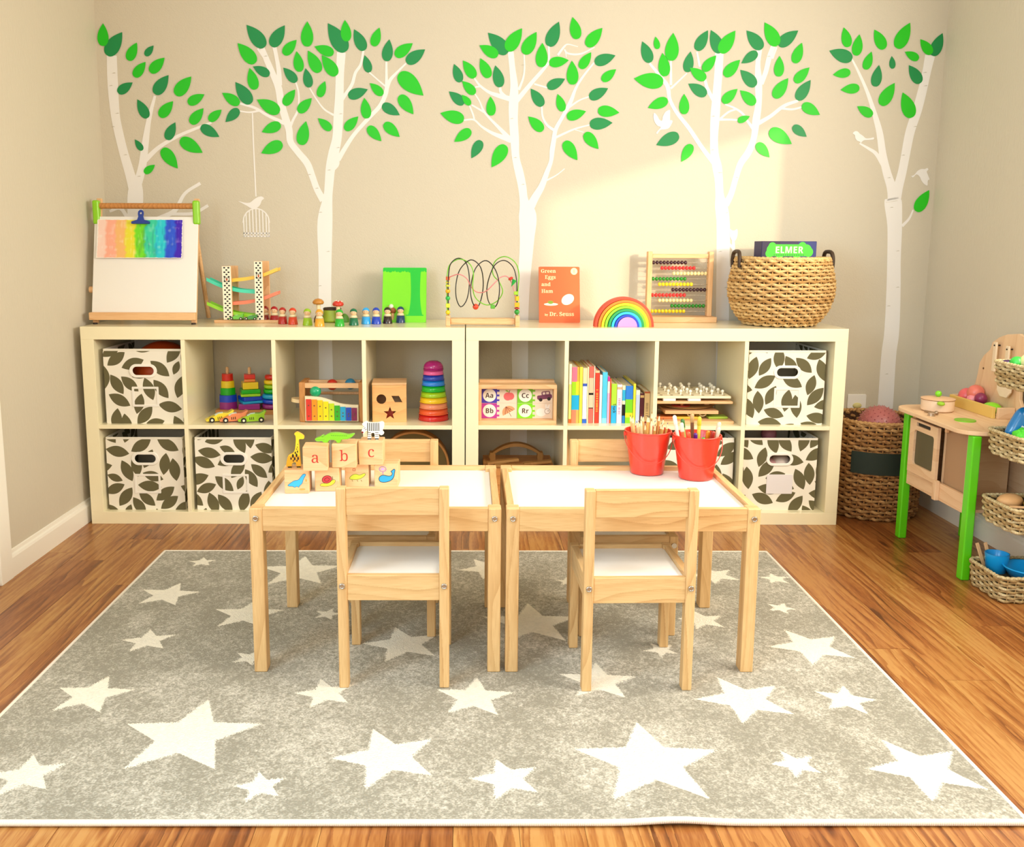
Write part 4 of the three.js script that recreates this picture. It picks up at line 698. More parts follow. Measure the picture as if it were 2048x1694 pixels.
// basket on the shelf
{
  const o = thing('round_basket', 'round honey-coloured woven basket with dark handles, right end of shelf top', 'basket', [1.281, Y_TOP, 0.215]);
  const prof = (t) => { const P = [[0, 0.138], [0.1, 0.165], [0.25, 0.19], [0.45, 0.206], [0.62, 0.207], [0.8, 0.198], [1, 0.184]]; let i = 0; while (i < P.length - 2 && t > P[i + 1][0]) i++; const f = (t - P[i][0]) / (P[i + 1][0] - P[i][0]); return P[i][1] + (P[i + 1][1] - P[i][1]) * f; };
  weave(o, S_gold, (t) => roundPath(prof(t) - 0.005), 0.003, 0.268, 20, 44, 0.0055, 230, M_lining);
  for (const s of [-1, 1]) {
    const h = part('handle', tube([[s * 0.186, 0.232, 0.05], [s * 0.187, 0.268, 0.048], [s * 0.186, 0.29, 0.036], [s * 0.184, 0.296, 0], [s * 0.186, 0.29, -0.036], [s * 0.187, 0.268, -0.048], [s * 0.186, 0.232, -0.05]], 0.008, 40, 10), std('#3c2a1a', 0.6), o);
    h.scale.set(1, 1, 1);
  }
  // boxed game standing in it
  const b = thing('boxed_game', 'dark purple box lettered ELMER on green, standing in the honey basket', 'box', [1.29, 0.798, 0.215], 0.03);
  part('carton', box(0.222, 0.329, 0.09, 0, 0.1645, 0, 0.002), std('#2a2258', 0.55), b);
  const lid = canvasTex(512, 320, (c, w, h) => {
    const g = ['#20163c', '#2a1a4c', '#1c2a70']; for (let i = 0; i < 3; i++) { c.fillStyle = g[i]; c.fillRect(i * w / 3, 0, w / 3 + 1, h); }
    c.fillStyle = '#3ed22a'; c.beginPath(); c.roundRect(44, 26, 424, 108, 50); c.fill(); for (const [x, y, r] of [[70, 110, 36], [170, 120, 36], [330, 112, 40], [440, 96, 44], [96, 44, 36], [380, 40, 36]]) { c.beginPath(); c.arc(x, y, r, 0, 7); c.fill(); }
    c.fillStyle = '#f2f6c8'; c.font = 'bold 84px sans-serif'; c.textAlign = 'center'; c.fillText('ELMER', 256, 106);
    c.fillStyle = '#1c6a1c'; for (let i = 0; i < 14; i++) c.fillRect(112 + i * 21, 120, 14, 8);
  });
  part('front_print', at(new THREE.PlaneGeometry(0.219, 0.139), 0, 0.2585, 0.0453), std('#ffffff', 0.6, { map: lid }), b);
}
// tall hamper in the corner
{
  const o = thing('woven_hamper', 'tall brown woven hamper with a dark label, between shelf and toy kitchen', 'hamper', [1.715, 0, 0.2]);
  const prof = (t) => 0.172 + 0.008 * Math.sin(Math.PI * t) - (t < 0.05 ? (0.05 - t) * 0.3 : 0);
  weave(o, S_brown, (t) => roundPath(prof(t)), 0.002, 0.402, 26, 40, 0.0065, 200, M_lining);
  const A = 0.56; // dark label bent round the front
  part('label_band', [new THREE.CylinderGeometry(0.1945, 0.1945, 0.09, 24, 1, true, -A + 0.02, 2 * A)].map((g) => g.rotateY(-0.32).translate(0, 0.245, 0)), std('#1e2a1e', 0.7, { side: THREE.DoubleSide }), o);
  const b = thing('spiky_ball', 'dusty pink spiky rubber ball resting in the tall hamper', 'ball', [1.712, 0.372, 0.24]);
  const m = paint('#b0605c', 0.5);
  part('ball', ball(0.085, 0, 0, 0, 32, 24), m, b);
  const sp = []; for (let i = 0; i < 260; i++) { const y = 1 - 2 * (i + 0.5) / 260, r = Math.sqrt(1 - y * y), a = i * 2.39996, q = new THREE.Quaternion().setFromUnitVectors(new THREE.Vector3(0, 1, 0), new THREE.Vector3(r * Math.cos(a), y, r * Math.sin(a))); sp.push(new THREE.ConeGeometry(0.0035, 0.008, 6).translate(0, 0.0875, 0).applyQuaternion(q)); }
  part('spikes', sp, m, b).userData.kind = 'stuff';
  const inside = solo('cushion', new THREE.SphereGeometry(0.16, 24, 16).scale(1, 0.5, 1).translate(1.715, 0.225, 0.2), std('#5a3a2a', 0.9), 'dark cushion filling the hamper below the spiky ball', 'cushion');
}
// ------------------------------------------------------------------ toys in the shelf cells
// left shelf, second cell: geometric stacker and three cars
{
  const o = thing('geometric_stacker', 'wooden stacker with three posts of rainbow-coloured shapes', 'stacking toy', [-0.908, Y_MID, 0.135]);
  part('base', bx(0.275, 0.02, 0.09, 0, 0, 0, 0.003), M.oak, o);
  const C = { r: '#e02a1c', o: '#f08a3c', y: '#f6d426', l: '#a6dc1c', g: '#12b41c', s: '#18a8e0', b: '#1648d0', p: '#9c2a84' };
  const mat = Object.fromEntries(Object.entries(C).map(([k, c]) => [k, paint(c, 0.3)]));
  const hexes = ['p', 'b', 'g', 'y', 'r'], hr = [0.041, 0.041, 0.035, 0.031, 0.026];
  const peg = (x, h) => part('post', [cyl(0.0065, 0.0065, h, x, 0.02 + h / 2, 0, 16), ball(0.0065, x, 0.02 + h, 0, 16, 8)], M.beech, o);
  peg(-0.093, 0.17); peg(0.0, 0.17); peg(0.093, 0.168);
  hexes.forEach((c, i) => part('hexagon_block', new THREE.CylinderGeometry(hr[i] * 0.98, hr[i], 0.029, 6).rotateY(0.25).translate(-0.093, 0.035 + i * 0.0295, 0), mat[c], o));
  [['p', 0.088, 0.024, 0.1], ['s', 0.084, 0.012, 0.5], ['b', 0.08, 0.018, 0.6], ['l', 0.08, 0.012, 0.3], ['g', 0.078, 0.018, 0.35], ['y', 0.064, 0.03, 0.35], ['o', 0.046, 0.012, 0.25], ['r', 0.046, 0.02, 0.25]].reduce((y, [c, w, h, a]) => { part('square_block', box(w, h - 0.0006, w, 0, 0, 0, 0.003).rotateY(a).translate(0, y + h / 2, 0), mat[c], o); return y + h; }, 0.0205);
  [['p', 0.043, 0.022], ['b', 0.041, 0.02], ['s', 0.041, 0.022], ['g', 0.036, 0.021], ['l', 0.034, 0.018], ['y', 0.033, 0.02], ['r', 0.029, 0.021]].reduce((y, [c, r, h]) => { part('ring', lathe([[0, 0.0005], [r - 0.004, 0.0005], [r, h * 0.3], [r, h * 0.7], [r - 0.004, h - 0.0005], [0, h - 0.0005]], 32).translate(0.093, y, 0), mat[c], o); return y + h; }, 0.0205);
  makeCar('toy_car', 'yellow toy racing car, leftmost of three before the stacker', '#f0d832', [-0.987, Y_MID, 0.325], 0.42);
  makeCar('toy_car', 'salmon toy racing car, middle of three before the stacker', '#ee8a5a', [-0.93, Y_MID, 0.33], 0.36);
  makeCar('toy_car', 'lime green toy racing car, rightmost of three before the stacker', '#9ccc1c', [-0.855, Y_MID, 0.335], 0.28);
}
// third cell: pound-a-ball bench with xylophone slide
{
  const o = thing('pounding_bench', 'wooden pounding bench with coloured xylophone keys', 'pounding toy', [-0.533, Y_MID, 0.3]);
  for (const s of [-1, 1]) part('side_post', bx(0.024, 0.162, 0.13, s * 0.119, 0, -0.025, 0.005, 1), M.oak, o);
  part('front_rail', bx(0.215, 0.02, 0.014, 0, 0.138, 0.03, 0.002), M.beech, o);
  part('rear_rail', bx(0.215, 0.02, 0.014, 0, 0.138, -0.055, 0.002), M.beech, o);
  for (const y of [0.02, 0.1]) part('cross_bar', rod([-0.108, y, -0.075], [0.108, y, -0.075], 0.006, 12), M.beech, o);
  const top = (t) => 0.106 - 0.036 / (1 + Math.exp(-(t - 0.5) * 9)) + 0.002;   // s-curve of the slide
  const frameTop = []; for (let i = 0; i <= 20; i++) frameTop.push([-0.106 + 0.212 * i / 20, top(i / 20)]);
  part('slide_frame', ext(poly([[-0.106, 0.006], [0.106, 0.006], ...frameTop.slice().reverse()]), 0.012, 0.001).translate(0, 0, 0.038), std('#f4e6c0', 0.5), o);
  const kc = ['#e23a30', '#f29a26', '#f6d41a', '#f4e41e', '#c6e21c', '#34b42c', '#1ea8d8', '#1c4ec0', '#8a2a5a'], kw = 0.204 / kc.length;
  kc.forEach((c, i) => { const x = -0.102 + kw * (i + 0.5), h = top((x + 0.106) / 0.212) - 0.016; const k = part('key', bx(kw - 0.0015, h - 0.004, 0.004, x, 0.009, 0.0525, 0.0012), paint(c, 0.25), o); part('screw', [rod([x, h - 0.02, 0.0545], [x, h - 0.02, 0.0555], 0.0028, 10), rod([x, 0.028, 0.0545], [x, 0.028, 0.0555], 0.0028, 10)], std('#6a4a2a', 0.4), k); });
  const b = (x, y, z, c, l) => { solo('wooden_ball', ball(0.0225, -0.533 + x, Y_MID + y, 0.3 + z, 28, 20), paint(c, 0.2), l, 'ball'); };
  b(-0.005, 0.145, -0.012, '#cc3022', 'red ball resting in the top of the pounding bench'); b(0.068, 0.148, -0.012, '#1a7fae', 'teal blue ball on the right of the pounding bench top'); b(-0.066, 0.124, 0.03, '#15b078', 'sea green ball lying on the xylophone slide');
  const m = thing('mallet', 'pale wooden mallet with its head poking out left of the pounding bench', 'mallet', [-0.669, Y_MID, 0.27]);
  part('mallet_head', new THREE.CylinderGeometry(0.031, 0.031, 0.014, 32).rotateZ(-0.1).translate(-0.004, 0.082, 0.02), std('#f2dcae', 0.5), m);
  part('handle', rod([0, 0.0, -0.04], [0, 0.076, 0.008], 0.007, 12), M.beech, m);
}
// fourth cell: shape sorter and stacking cups
{
  const w = 0.136, h = 0.15, t = 0.008;
  const o = thing('shape_sorter', 'pale wooden shape sorter cube with round, slanted and star holes', 'shape sorter', [-0.308, Y_MID, 0.268], 0.06);
  const f = roundRect(w, h, 0.002, 0, h / 2);
  f.holes.push(new THREE.Path().absarc(-0.032, 0.094, 0.0195, 0, Math.PI * 2));
  const hole = (pts) => { const p = new THREE.Path(); p.setFromPoints(pts.map(([x, y]) => new THREE.Vector2(x, y))); f.holes.push(p); };
  hole([[0.008, 0.107], [0.038, 0.107], [0.052, 0.081], [0.022, 0.081]]);
  hole(Array.from({ length: 10 }, (_, i) => { const a = Math.PI / 2 + i * Math.PI / 5, r = i % 2 ? 0.0115 : 0.027; return [0.002 + Math.cos(a) * r, 0.036 + Math.sin(a) * r]; }));
  part('front_panel', grain(ext(f, t, 0.0008).translate(0, 0, w / 2 - t), 0), std('#ffffff', 0.55, { map: M.beech.map, color: '#fff4d8' }), o);
  for (const s of [-1, 1]) part('side_panel', bx(t, h, w - 2 * t, s * (w / 2 - t / 2), 0, 0, 0.001, 2), M.beech, o);
  part('rear_panel', bx(w, h, t, 0, 0, -w / 2 + t / 2, 0.001), M.beech, o);
  part('bottom', bx(w - 2 * t, t, w - 2 * t, 0, 0.0005, 0, 0), M.beech, o);
  part('lid', bx(w + 0.002, 0.009, w + 0.002, 0, h + 0.0003, 0, 0.002), M.beech, o);
  solo('shape_block', box(0.035, 0.035, 0.035, -0.306, Y_MID + 0.03, 0.29, 0.003), paint('#c8381f', 0.4), 'red block seen through the star hole of the shape sorter', 'block');
  solo('shape_block', cyl(0.017, 0.017, 0.04, -0.345, Y_MID + 0.0295, 0.26), paint('#2a4a34', 0.5), 'dark green block lying inside the shape sorter', 'block');
  const cups = [['red', '#d81e1e', 0.0615, 0.024], ['orange-red', '#ee5a2a', 0.0595, 0.0245], ['salmon', '#f4946a', 0.057, 0.0235], ['yellow', '#f8cc1c', 0.0555, 0.0235], ['lime', '#a8d41c', 0.052, 0.022], ['green', '#12b82c', 0.0485, 0.024], ['sky blue', '#1a86e8', 0.0465, 0.022], ['royal blue', '#1440b8', 0.044, 0.022], ['pink', '#f060a0', 0.041, 0.0185], ['magenta', '#b41478', 0.04, 0.038]];
  let y = Y_MID;
  cups.forEach(([n, c, r, h2], i) => {
    const r1 = i === 9 ? 0.014 : cups[i + 1][2] - 0.001, top = i === 9;
    const o2 = thing('stacking_cup', n + ' stacking cup, ' + (i === 0 ? 'bottom of the rainbow cup tower' : top ? 'domed top of the rainbow cup tower' : 'in the cup tower between ' + cups[i - 1][0] + ' and ' + cups[i + 1][0]), 'cup', [-0.13, y, 0.27]);
    const m = phys(c, 0.18, { clearcoat: 0.6, clearcoatRoughness: 0.1 });
    part('cup', top ? lathe([[0, 0], [r, 0], [r, 0.012], [r * 0.93, 0.022], [r * 0.74, 0.031], [r * 0.42, 0.0375], [0, 0.0378]], 40) : lathe([[0, 0.0002], [r - 0.001, 0.0002], [r, 0.0015], [r - 0.001, h2 * 0.4], [(r + r1) / 2, h2 - 0.001], [0, h2 - 0.0002]], 40), m, o2);
    part('rim', new THREE.TorusGeometry(r, 0.0018, 8, 40).rotateX(Math.PI / 2).translate(0, 0.003, 0), m, o2);
    y += h2;
  });
}
// right shelf, first cell: letter-tile box
{
  const o = thing('letter_tile_box', 'wooden tray box standing upright and holding four letter picture tiles', 'wooden box', [0.207, Y_MID, 0.35]);
  part('frame_top', bx(0.31, 0.017, 0.06, 0, 0.143, 0, 0.002), M.beech, o); part('frame_bottom', bx(0.31, 0.017, 0.06, 0, 0, 0, 0.002), M.beech, o);
  for (const s of [-1, 1]) part('frame_side', bx(0.012, 0.126, 0.06, s * 0.149, 0.017, 0, 0.001, 1), M.beech, o);
  part('back_board', bx(0.286, 0.126, 0.006, 0, 0.017, -0.025, 0), M.beech, o);
  const b = thing('wooden_tray', 'shallow wooden tray standing behind the letter tile box', 'tray', [0.207, Y_MID, 0.295]);
  part('tray_back', bx(0.302, 0.168, 0.006, 0, 0, -0.018, 0.001), M.beech, b); part('tray_rim', [bx(0.302, 0.014, 0.03, 0, 0.154, 0, 0.001), bx(0.302, 0.014, 0.03, 0, 0, 0, 0.001), bx(0.012, 0.14, 0.03, -0.145, 0.014, 0, 0.001, 1), bx(0.012, 0.14, 0.03, 0.145, 0.014, 0, 0.001, 1)], M.beech, b);
  const tile = (label, x, y, text, a, pic) => {
    const w = 0.142, h = 0.0622, t = thing('letter_tile', label, 'picture tile', [0.207 + x, Y_MID + y, 0.333]);
    part('tile', bx(w, h, 0.005, 0, 0, 0, 0.001), std('#f2dcc2', 0.6), t);
    part('print', at(new THREE.PlaneGeometry(w - 0.001, h - 0.001), 0, h / 2, 0.0028), std('#ffffff', 0.5, { map: canvasTex(320, 140, (c, W, H) => {
      c.fillStyle = '#f4dcc4'; c.fillRect(0, 0, W, H); c.fillStyle = a; c.fillRect(0, 0, 140, H);
      for (const yy of [18, 62, 106]) { c.fillStyle = a; c.fillRect(138, yy, 24, 18); }
      c.fillStyle = '#fdf4e4'; c.beginPath(); c.arc(72, 70, 60, 0, 7); c.fill();
      c.fillStyle = '#4a2a1c'; c.font = 'bold 62px sans-serif'; c.textAlign = 'center'; c.fillText(text, 72, 93); pic(c);
    }) }), t);
  };
  tile('letter tile reading Aa with a red apple', -0.0715, 0.0795, 'Aa', '#4a3ab4', (c) => { c.fillStyle = '#f06a6a'; c.beginPath(); c.arc(238, 80, 38, 0, 7); c.fill(); c.beginPath(); c.arc(262, 78, 34, 0, 7); c.fill(); c.strokeStyle = '#7a4a2a'; c.lineWidth = 6; c.beginPath(); c.moveTo(248, 48); c.lineTo(256, 22); c.stroke(); c.fillStyle = '#9ab83a'; c.beginPath(); c.ellipse(232, 30, 16, 7, 0.4, 0, 7); c.fill(); });
  tile('letter tile reading Bb with an orange umbrella', -0.0715, 0.0172, 'Bb', '#c03a9a', (c) => { c.save(); c.translate(246, 78); c.rotate(-0.5); c.fillStyle = '#f2a070'; c.beginPath(); c.arc(0, 10, 62, Math.PI, 0); c.fill(); c.strokeStyle = '#7a3a24'; c.lineWidth = 4; for (const k of [-40, -14, 14, 40]) { c.beginPath(); c.moveTo(0, -52); c.lineTo(k, 10); c.stroke(); } c.beginPath(); c.moveTo(0, 10); c.lineTo(0, 52); c.stroke(); c.restore(); });
  tile('letter tile reading Cc with a plum car', 0.0715, 0.0795, 'Cc', '#7cc82a', (c) => { c.save(); c.translate(246, 72); c.rotate(-0.12); c.fillStyle = '#7a3a5a'; c.beginPath(); c.roundRect(-68, -8, 136, 40, 14); c.fill(); c.beginPath(); c.roundRect(-24, -40, 78, 40, 14); c.fill(); c.fillStyle = '#f0d8c8'; c.fillRect(-14, -32, 24, 22); c.fillRect(18, -32, 26, 22); c.fillStyle = '#2a1a1a'; for (const x of [-38, 38]) { c.beginPath(); c.arc(x, 34, 16, 0, 7); c.fill(); } c.restore(); });
  tile('letter tile reading Rr with a white rabbit', 0.0715, 0.0172, 'Rr', '#86e01c', (c) => { c.fillStyle = '#fbf0e6'; c.beginPath(); c.ellipse(218, 84, 46, 38, 0, 0, 7); c.fill(); c.beginPath(); c.arc(274, 74, 24, 0, 7); c.fill(); c.beginPath(); c.ellipse(284, 36, 9, 28, 0.3, 0, 7); c.fill(); c.beginPath(); c.ellipse(264, 36, 9, 28, -0.1, 0, 7); c.fill(); c.strokeStyle = '#8a6a52'; c.lineWidth = 3; c.beginPath(); c.arc(274, 74, 24, 0, 7); c.stroke(); c.fillStyle = '#5a3a2a'; c.beginPath(); c.arc(282, 70, 4, 0, 7); c.fill(); });
}
// second cell: a row of picture books; spines share one printed sheet
{
  const K = 9.41, bx0 = (z) => 0.409 + (1120 + z / K - 1134) * 0.002018, hTop = (z) => 0.29 - (z - 30) / K / 505 - 0.012;
  const B = [ // left, right, top (scan units), cover colour, spine blocks [from top 0..1, to, colour], words for the label
    [150, 200, 215, '#f6eecb', [[0, 0.34, '#fbf6e4'], [0.34, 1, '#f4ea86'], [0.93, 1, '#e06a2a']], 'cream and yellow'],
    [202, 343, 275, '#f0a03c', [[0, 0.26, '#ee7a9c'], [0.26, 0.5, '#a6e01c'], [0.5, 0.76, '#14b4ee'], [0.76, 1, '#f08a6a']], 'thick spine of pink, lime, cyan and coral blocks'],
    [347, 404, 275, '#f8e23c', [[0, 1, '#fae84c']], 'plain lemon yellow'],
    [407, 488, 290, '#f4d49a', [[0, 0.28, '#f8dcae'], [0.28, 1, '#3a5cc4'], [0.33, 0.92, '#eef0fa'], [0.95, 1, '#1c6ad8']], 'pale orange over blue with white lettering strip'],
    [490, 520, 268, '#f4e4b4', [[0, 1, '#f6e8ba']], 'thin pale cream'],
    [522, 608, 262, '#ee7a64', [[0, 0.2, '#ee6a5a'], [0.2, 0.46, '#f6c8a4'], [0.5, 0.72, '#f8cfae'], [0.74, 1, '#ec6e60']], 'coral with peach panels'],
    [611, 633, 255, '#f6e9c8', [[0, 1, '#f8ecd0']], 'thin ivory'],
    [636, 718, 340, '#e83c26', [[0, 1, '#e83c26'], [0, 0.04, '#f2c89a']], 'bright red with yellow lettering', '#f6d84a'],
    [722, 770, 420, '#fbf6ea', [[0, 1, '#fdf8ee']], 'thin white'],
    [773, 866, 370, '#48c4ea', [[0, 1, '#52cdf0'], [0.9, 1, '#8fdcf4']], 'tall sky blue'],
    [869, 912, 455, '#f4d0ec', [[0, 0.1, '#d42a9c'], [0.1, 0.35, '#fbeee0'], [0.35, 1, '#f2b4dc']], 'magenta topped, pink and white'],
    [914, 940, 500, '#f0683a', [[0, 1, '#f26a3c']], 'thin orange-red'],
    [944, 1046, 590, '#b8e03c', [[0, 0.55, '#b4e43a'], [0.55, 1, '#2cb6f0']], 'yellow-green over blue, lettered Truck', '#123a2a', 'Truck'],
    [1049, 1144, 608, '#fbe4f0', [[0, 1, '#fce6f2'], [0.06, 0.12, '#f4b48a']], 'white with magenta lettering', '#e0308c'],
    [1148, 1206, 620, '#f6f0a8', [[0, 0.5, '#f8f2c4'], [0.12, 0.4, '#2cb4e0'], [0.8, 1, '#1c7ac8']], 'pale yellow with blue tabs'],
    [1209, 1348, 630, '#2a8ae0', [[0, 0.36, '#2a82e0'], [0.36, 0.72, '#7cd41c'], [0.72, 0.84, '#f4e22a'], [0.84, 1, '#8ad81c']], 'thick blue, green and yellow'],
    [1352, 1400, 590, '#f4e430', [[0, 1, '#f6e83c']], 'bright yellow, right of the thick blue one'],
    [1404, 1478, 710, '#cfe0f8', [[0, 0.14, '#f4f8e8'], [0.14, 1, '#cddcfa']], 'pale blue and white'],
    [1482, 1558, 775, '#5a1420', [[0, 1, '#561422'], [0.06, 0.14, '#d8b070']], 'small dark maroon'],
    [1563, 1665, 740, '#dcb478', [[0, 1, '#e2bc82'], [0, 0.05, '#b4542a'], [0.94, 1, '#a83a24']], 'tan with dark lettering, rightmost', '#3a2414'],
  ];
  const sheet = canvasTex(1280, 512, (c, W, H) => B.forEach((b, i) => {
    const x = i * 64; for (const [a, e, col] of b[4]) { c.fillStyle = col; c.fillRect(x, a * H, 64, (e - a) * H + 1); }
    if (b[7]) { c.save(); c.translate(x + 20, H * 0.5); c.rotate(Math.PI / 2); c.fillStyle = b[6]; c.font = 'bold 46px sans-serif'; c.fillText(b[7], 0, 0); c.restore(); }
    else if (b[6]) { c.fillStyle = b[6]; let y = H * 0.36; while (y < H * 0.78) { const l = 8 + hash(i, Math.floor(y), 9) * 12; if (hash(i, Math.floor(y), 8) > 0.2) c.fillRect(x + 18, y, 28, 5); y += l * 0.9 + 3; } }
    if (i === 1) { c.fillStyle = '#f0b03c'; c.fillRect(x + 44, 0, 20, 130); c.fillStyle = '#f6dc2a'; c.fillRect(x + 36, 130, 28, 120); c.fillStyle = '#f4b45a'; c.fillRect(x + 40, 390, 24, 122); }
  }));
  const M_spine = std('#ffffff', 0.5, { map: sheet }), M_page = std('#efe4c8', 0.85);
  B.forEach((b, i) => {
    const x0 = bx0(b[0]), x1 = bx0(b[1]), w = x1 - x0 - 0.0006, h = hTop(b[2]), d = 0.2 + 0.05 * hash(i, 5, 4), zf = 0.345;
    const o = thing('picture_book', b[5] + ' book spine in the shelf row', 'book', [(x0 + x1) / 2, Y_MID, zf]);
    const ct = Math.min(0.0018, w * 0.2), m = paint(b[3], 0.45);
    const s = part('spine', box(w, h, 0.002, 0, h / 2, -0.001, 0.0008), M_spine, o), p = s.geometry.attributes.position, uv = s.geometry.attributes.uv;
    for (let k = 0; k < p.count; k++) uv.setXY(k, (i + 0.03 + 0.94 * (p.getX(k) / w + 0.5)) / B.length, Math.min(0.999, Math.max(0.001, p.getY(k) / h)));
    for (const q of [-1, 1]) part('cover', box(ct, h, d, q * (w / 2 - ct / 2), h / 2, -0.002 - d / 2, 0), m, o);
    part('pages', box(w - 2 * ct, h - 0.006, d - 0.004, 0, h / 2, -0.002 - d / 2, 0), M_page, o);
  });
}
// third cell: stack of boards and puzzles
{
  const x = 0.915, pegM = std('#fbf4e4', 0.35);
  const p1 = thing('shape_puzzle', 'colourful wooden shape puzzle at the bottom of the puzzle stack', 'puzzle', [x + 0.003, Y_MID, 0.235]);
  part('board', bx(0.312, 0.012, 0.25, 0, 0, 0, 0.002), M.beech, p1);
  [['#f0c43c', -0.02, 0.06, 0.09, 0.05], ['#e88a4a', -0.11, 0.05, 0.07, 0.06], ['#a6c83a', 0.105, 0.05, 0.08, 0.06], ['#f4dc5a', 0.04, 0.0, 0.06, 0.05], ['#d8a060', -0.06, -0.02, 0.08, 0.05]].forEach(([c, a, z, w, d]) => part('puzzle_piece', bx(w, 0.01, d, a, 0.012, z, 0.004), paint(c, 0.45), p1));
  part('loop_knob', [[-0.005, 0.075], [0.045, 0.07]].map(([a, z]) => new THREE.TorusGeometry(0.013, 0.0028, 8, 20).rotateX(0.5).translate(a, 0.033, z)), std('#f4e6ba', 0.5), p1);
  const p2 = thing('knob_puzzle', 'wooden puzzle tray with an orange knob, middle of the puzzle stack', 'puzzle', [x - 0.005, Y_MID + 0.036, 0.225]);
  part('board', bx(0.215, 0.014, 0.21, 0, 0, 0.005, 0.002), M.beech, p2);
  part('plate', [cyl(0.12, 0.1, 0.008, 0, 0.02, -0.01, 40)], std('#c9a468', 0.5), p2);
  part('red_piece', cyl(0.038, 0.038, 0.004, -0.03, 0.026, 0.045), paint('#c8341c', 0.4), p2);
  part('knob', [cyl(0.005, 0.006, 0.014, -0.03, 0.034, 0.06), cyl(0.011, 0.007, 0.008, -0.03, 0.0415, 0.06)], paint('#ee8a3a', 0.4), p2);
  part('riser', [box(0.02, 0.024, 0.02, 0.08, 0.026, 0.02, 0.001), box(0.02, 0.024, 0.02, -0.08, 0.026, -0.06, 0.001), box(0.02, 0.024, 0.02, 0.08, 0.026, -0.06, 0.001)], M.beech, p2);
  const p3 = thing('wooden_board', 'flat wooden board below the peg board, carrying white blocks', 'board', [x, Y_MID + 0.0815, 0.23]);
  part('board', bx(0.304, 0.01, 0.255, 0, 0, 0, 0.002), M.beech, p3);
  part('block', [bx(0.05, 0.01, 0.02, 0.0, 0.01, 0.11, 0.001), bx(0.05, 0.01, 0.02, -0.1, 0.01, 0.11, 0.001), bx(0.05, 0.01, 0.02, -0.05, 0.01, -0.1, 0.001), bx(0.05, 0.01, 0.02, 0.1, 0.01, -0.1, 0.001)], std('#f6eef0', 0.4), p3);
  const p4 = thing('peg_board', 'white peg board with rows of round-headed pegs on top of the stack', 'peg board', [x - 0.004, Y_MID + 0.1018, 0.225]);
  part('board', bx(0.3, 0.01, 0.25, 0, 0, 0, 0.002), std('#f5e8c8', 0.45), p4);
  const slots = []; for (let i = 0; i < 7; i++) for (let k = 0; k < 5; k++) slots.push(cyl(0.006, 0.006, 0.0006, -0.125 + i * 0.042, 0.0103, -0.1 + k * 0.047 + 0.012, 10));
  part('peg_hole', slots, std('#7a5a34', 0.8), p4).userData.kind = 'stuff';
  const pg = mergeGeometries([clean(cyl(0.0032, 0.0032, 0.012, 0, 0.016, 0, 8)), clean(ball(0.0066, 0, 0.024, 0, 12, 8))]);
  for (let i = 0; i < 7; i++) for (let k = 0; k < 5; k++) if (hash(i, k, 12) > 0.12) { const m = part('peg', pg, pegM, p4); m.position.set(-0.13 + i * 0.042 + (hash(i, k, 13) - 0.5) * 0.012, 0, -0.105 + k * 0.047 + (hash(i, k, 14) - 0.5) * 0.01); }
}
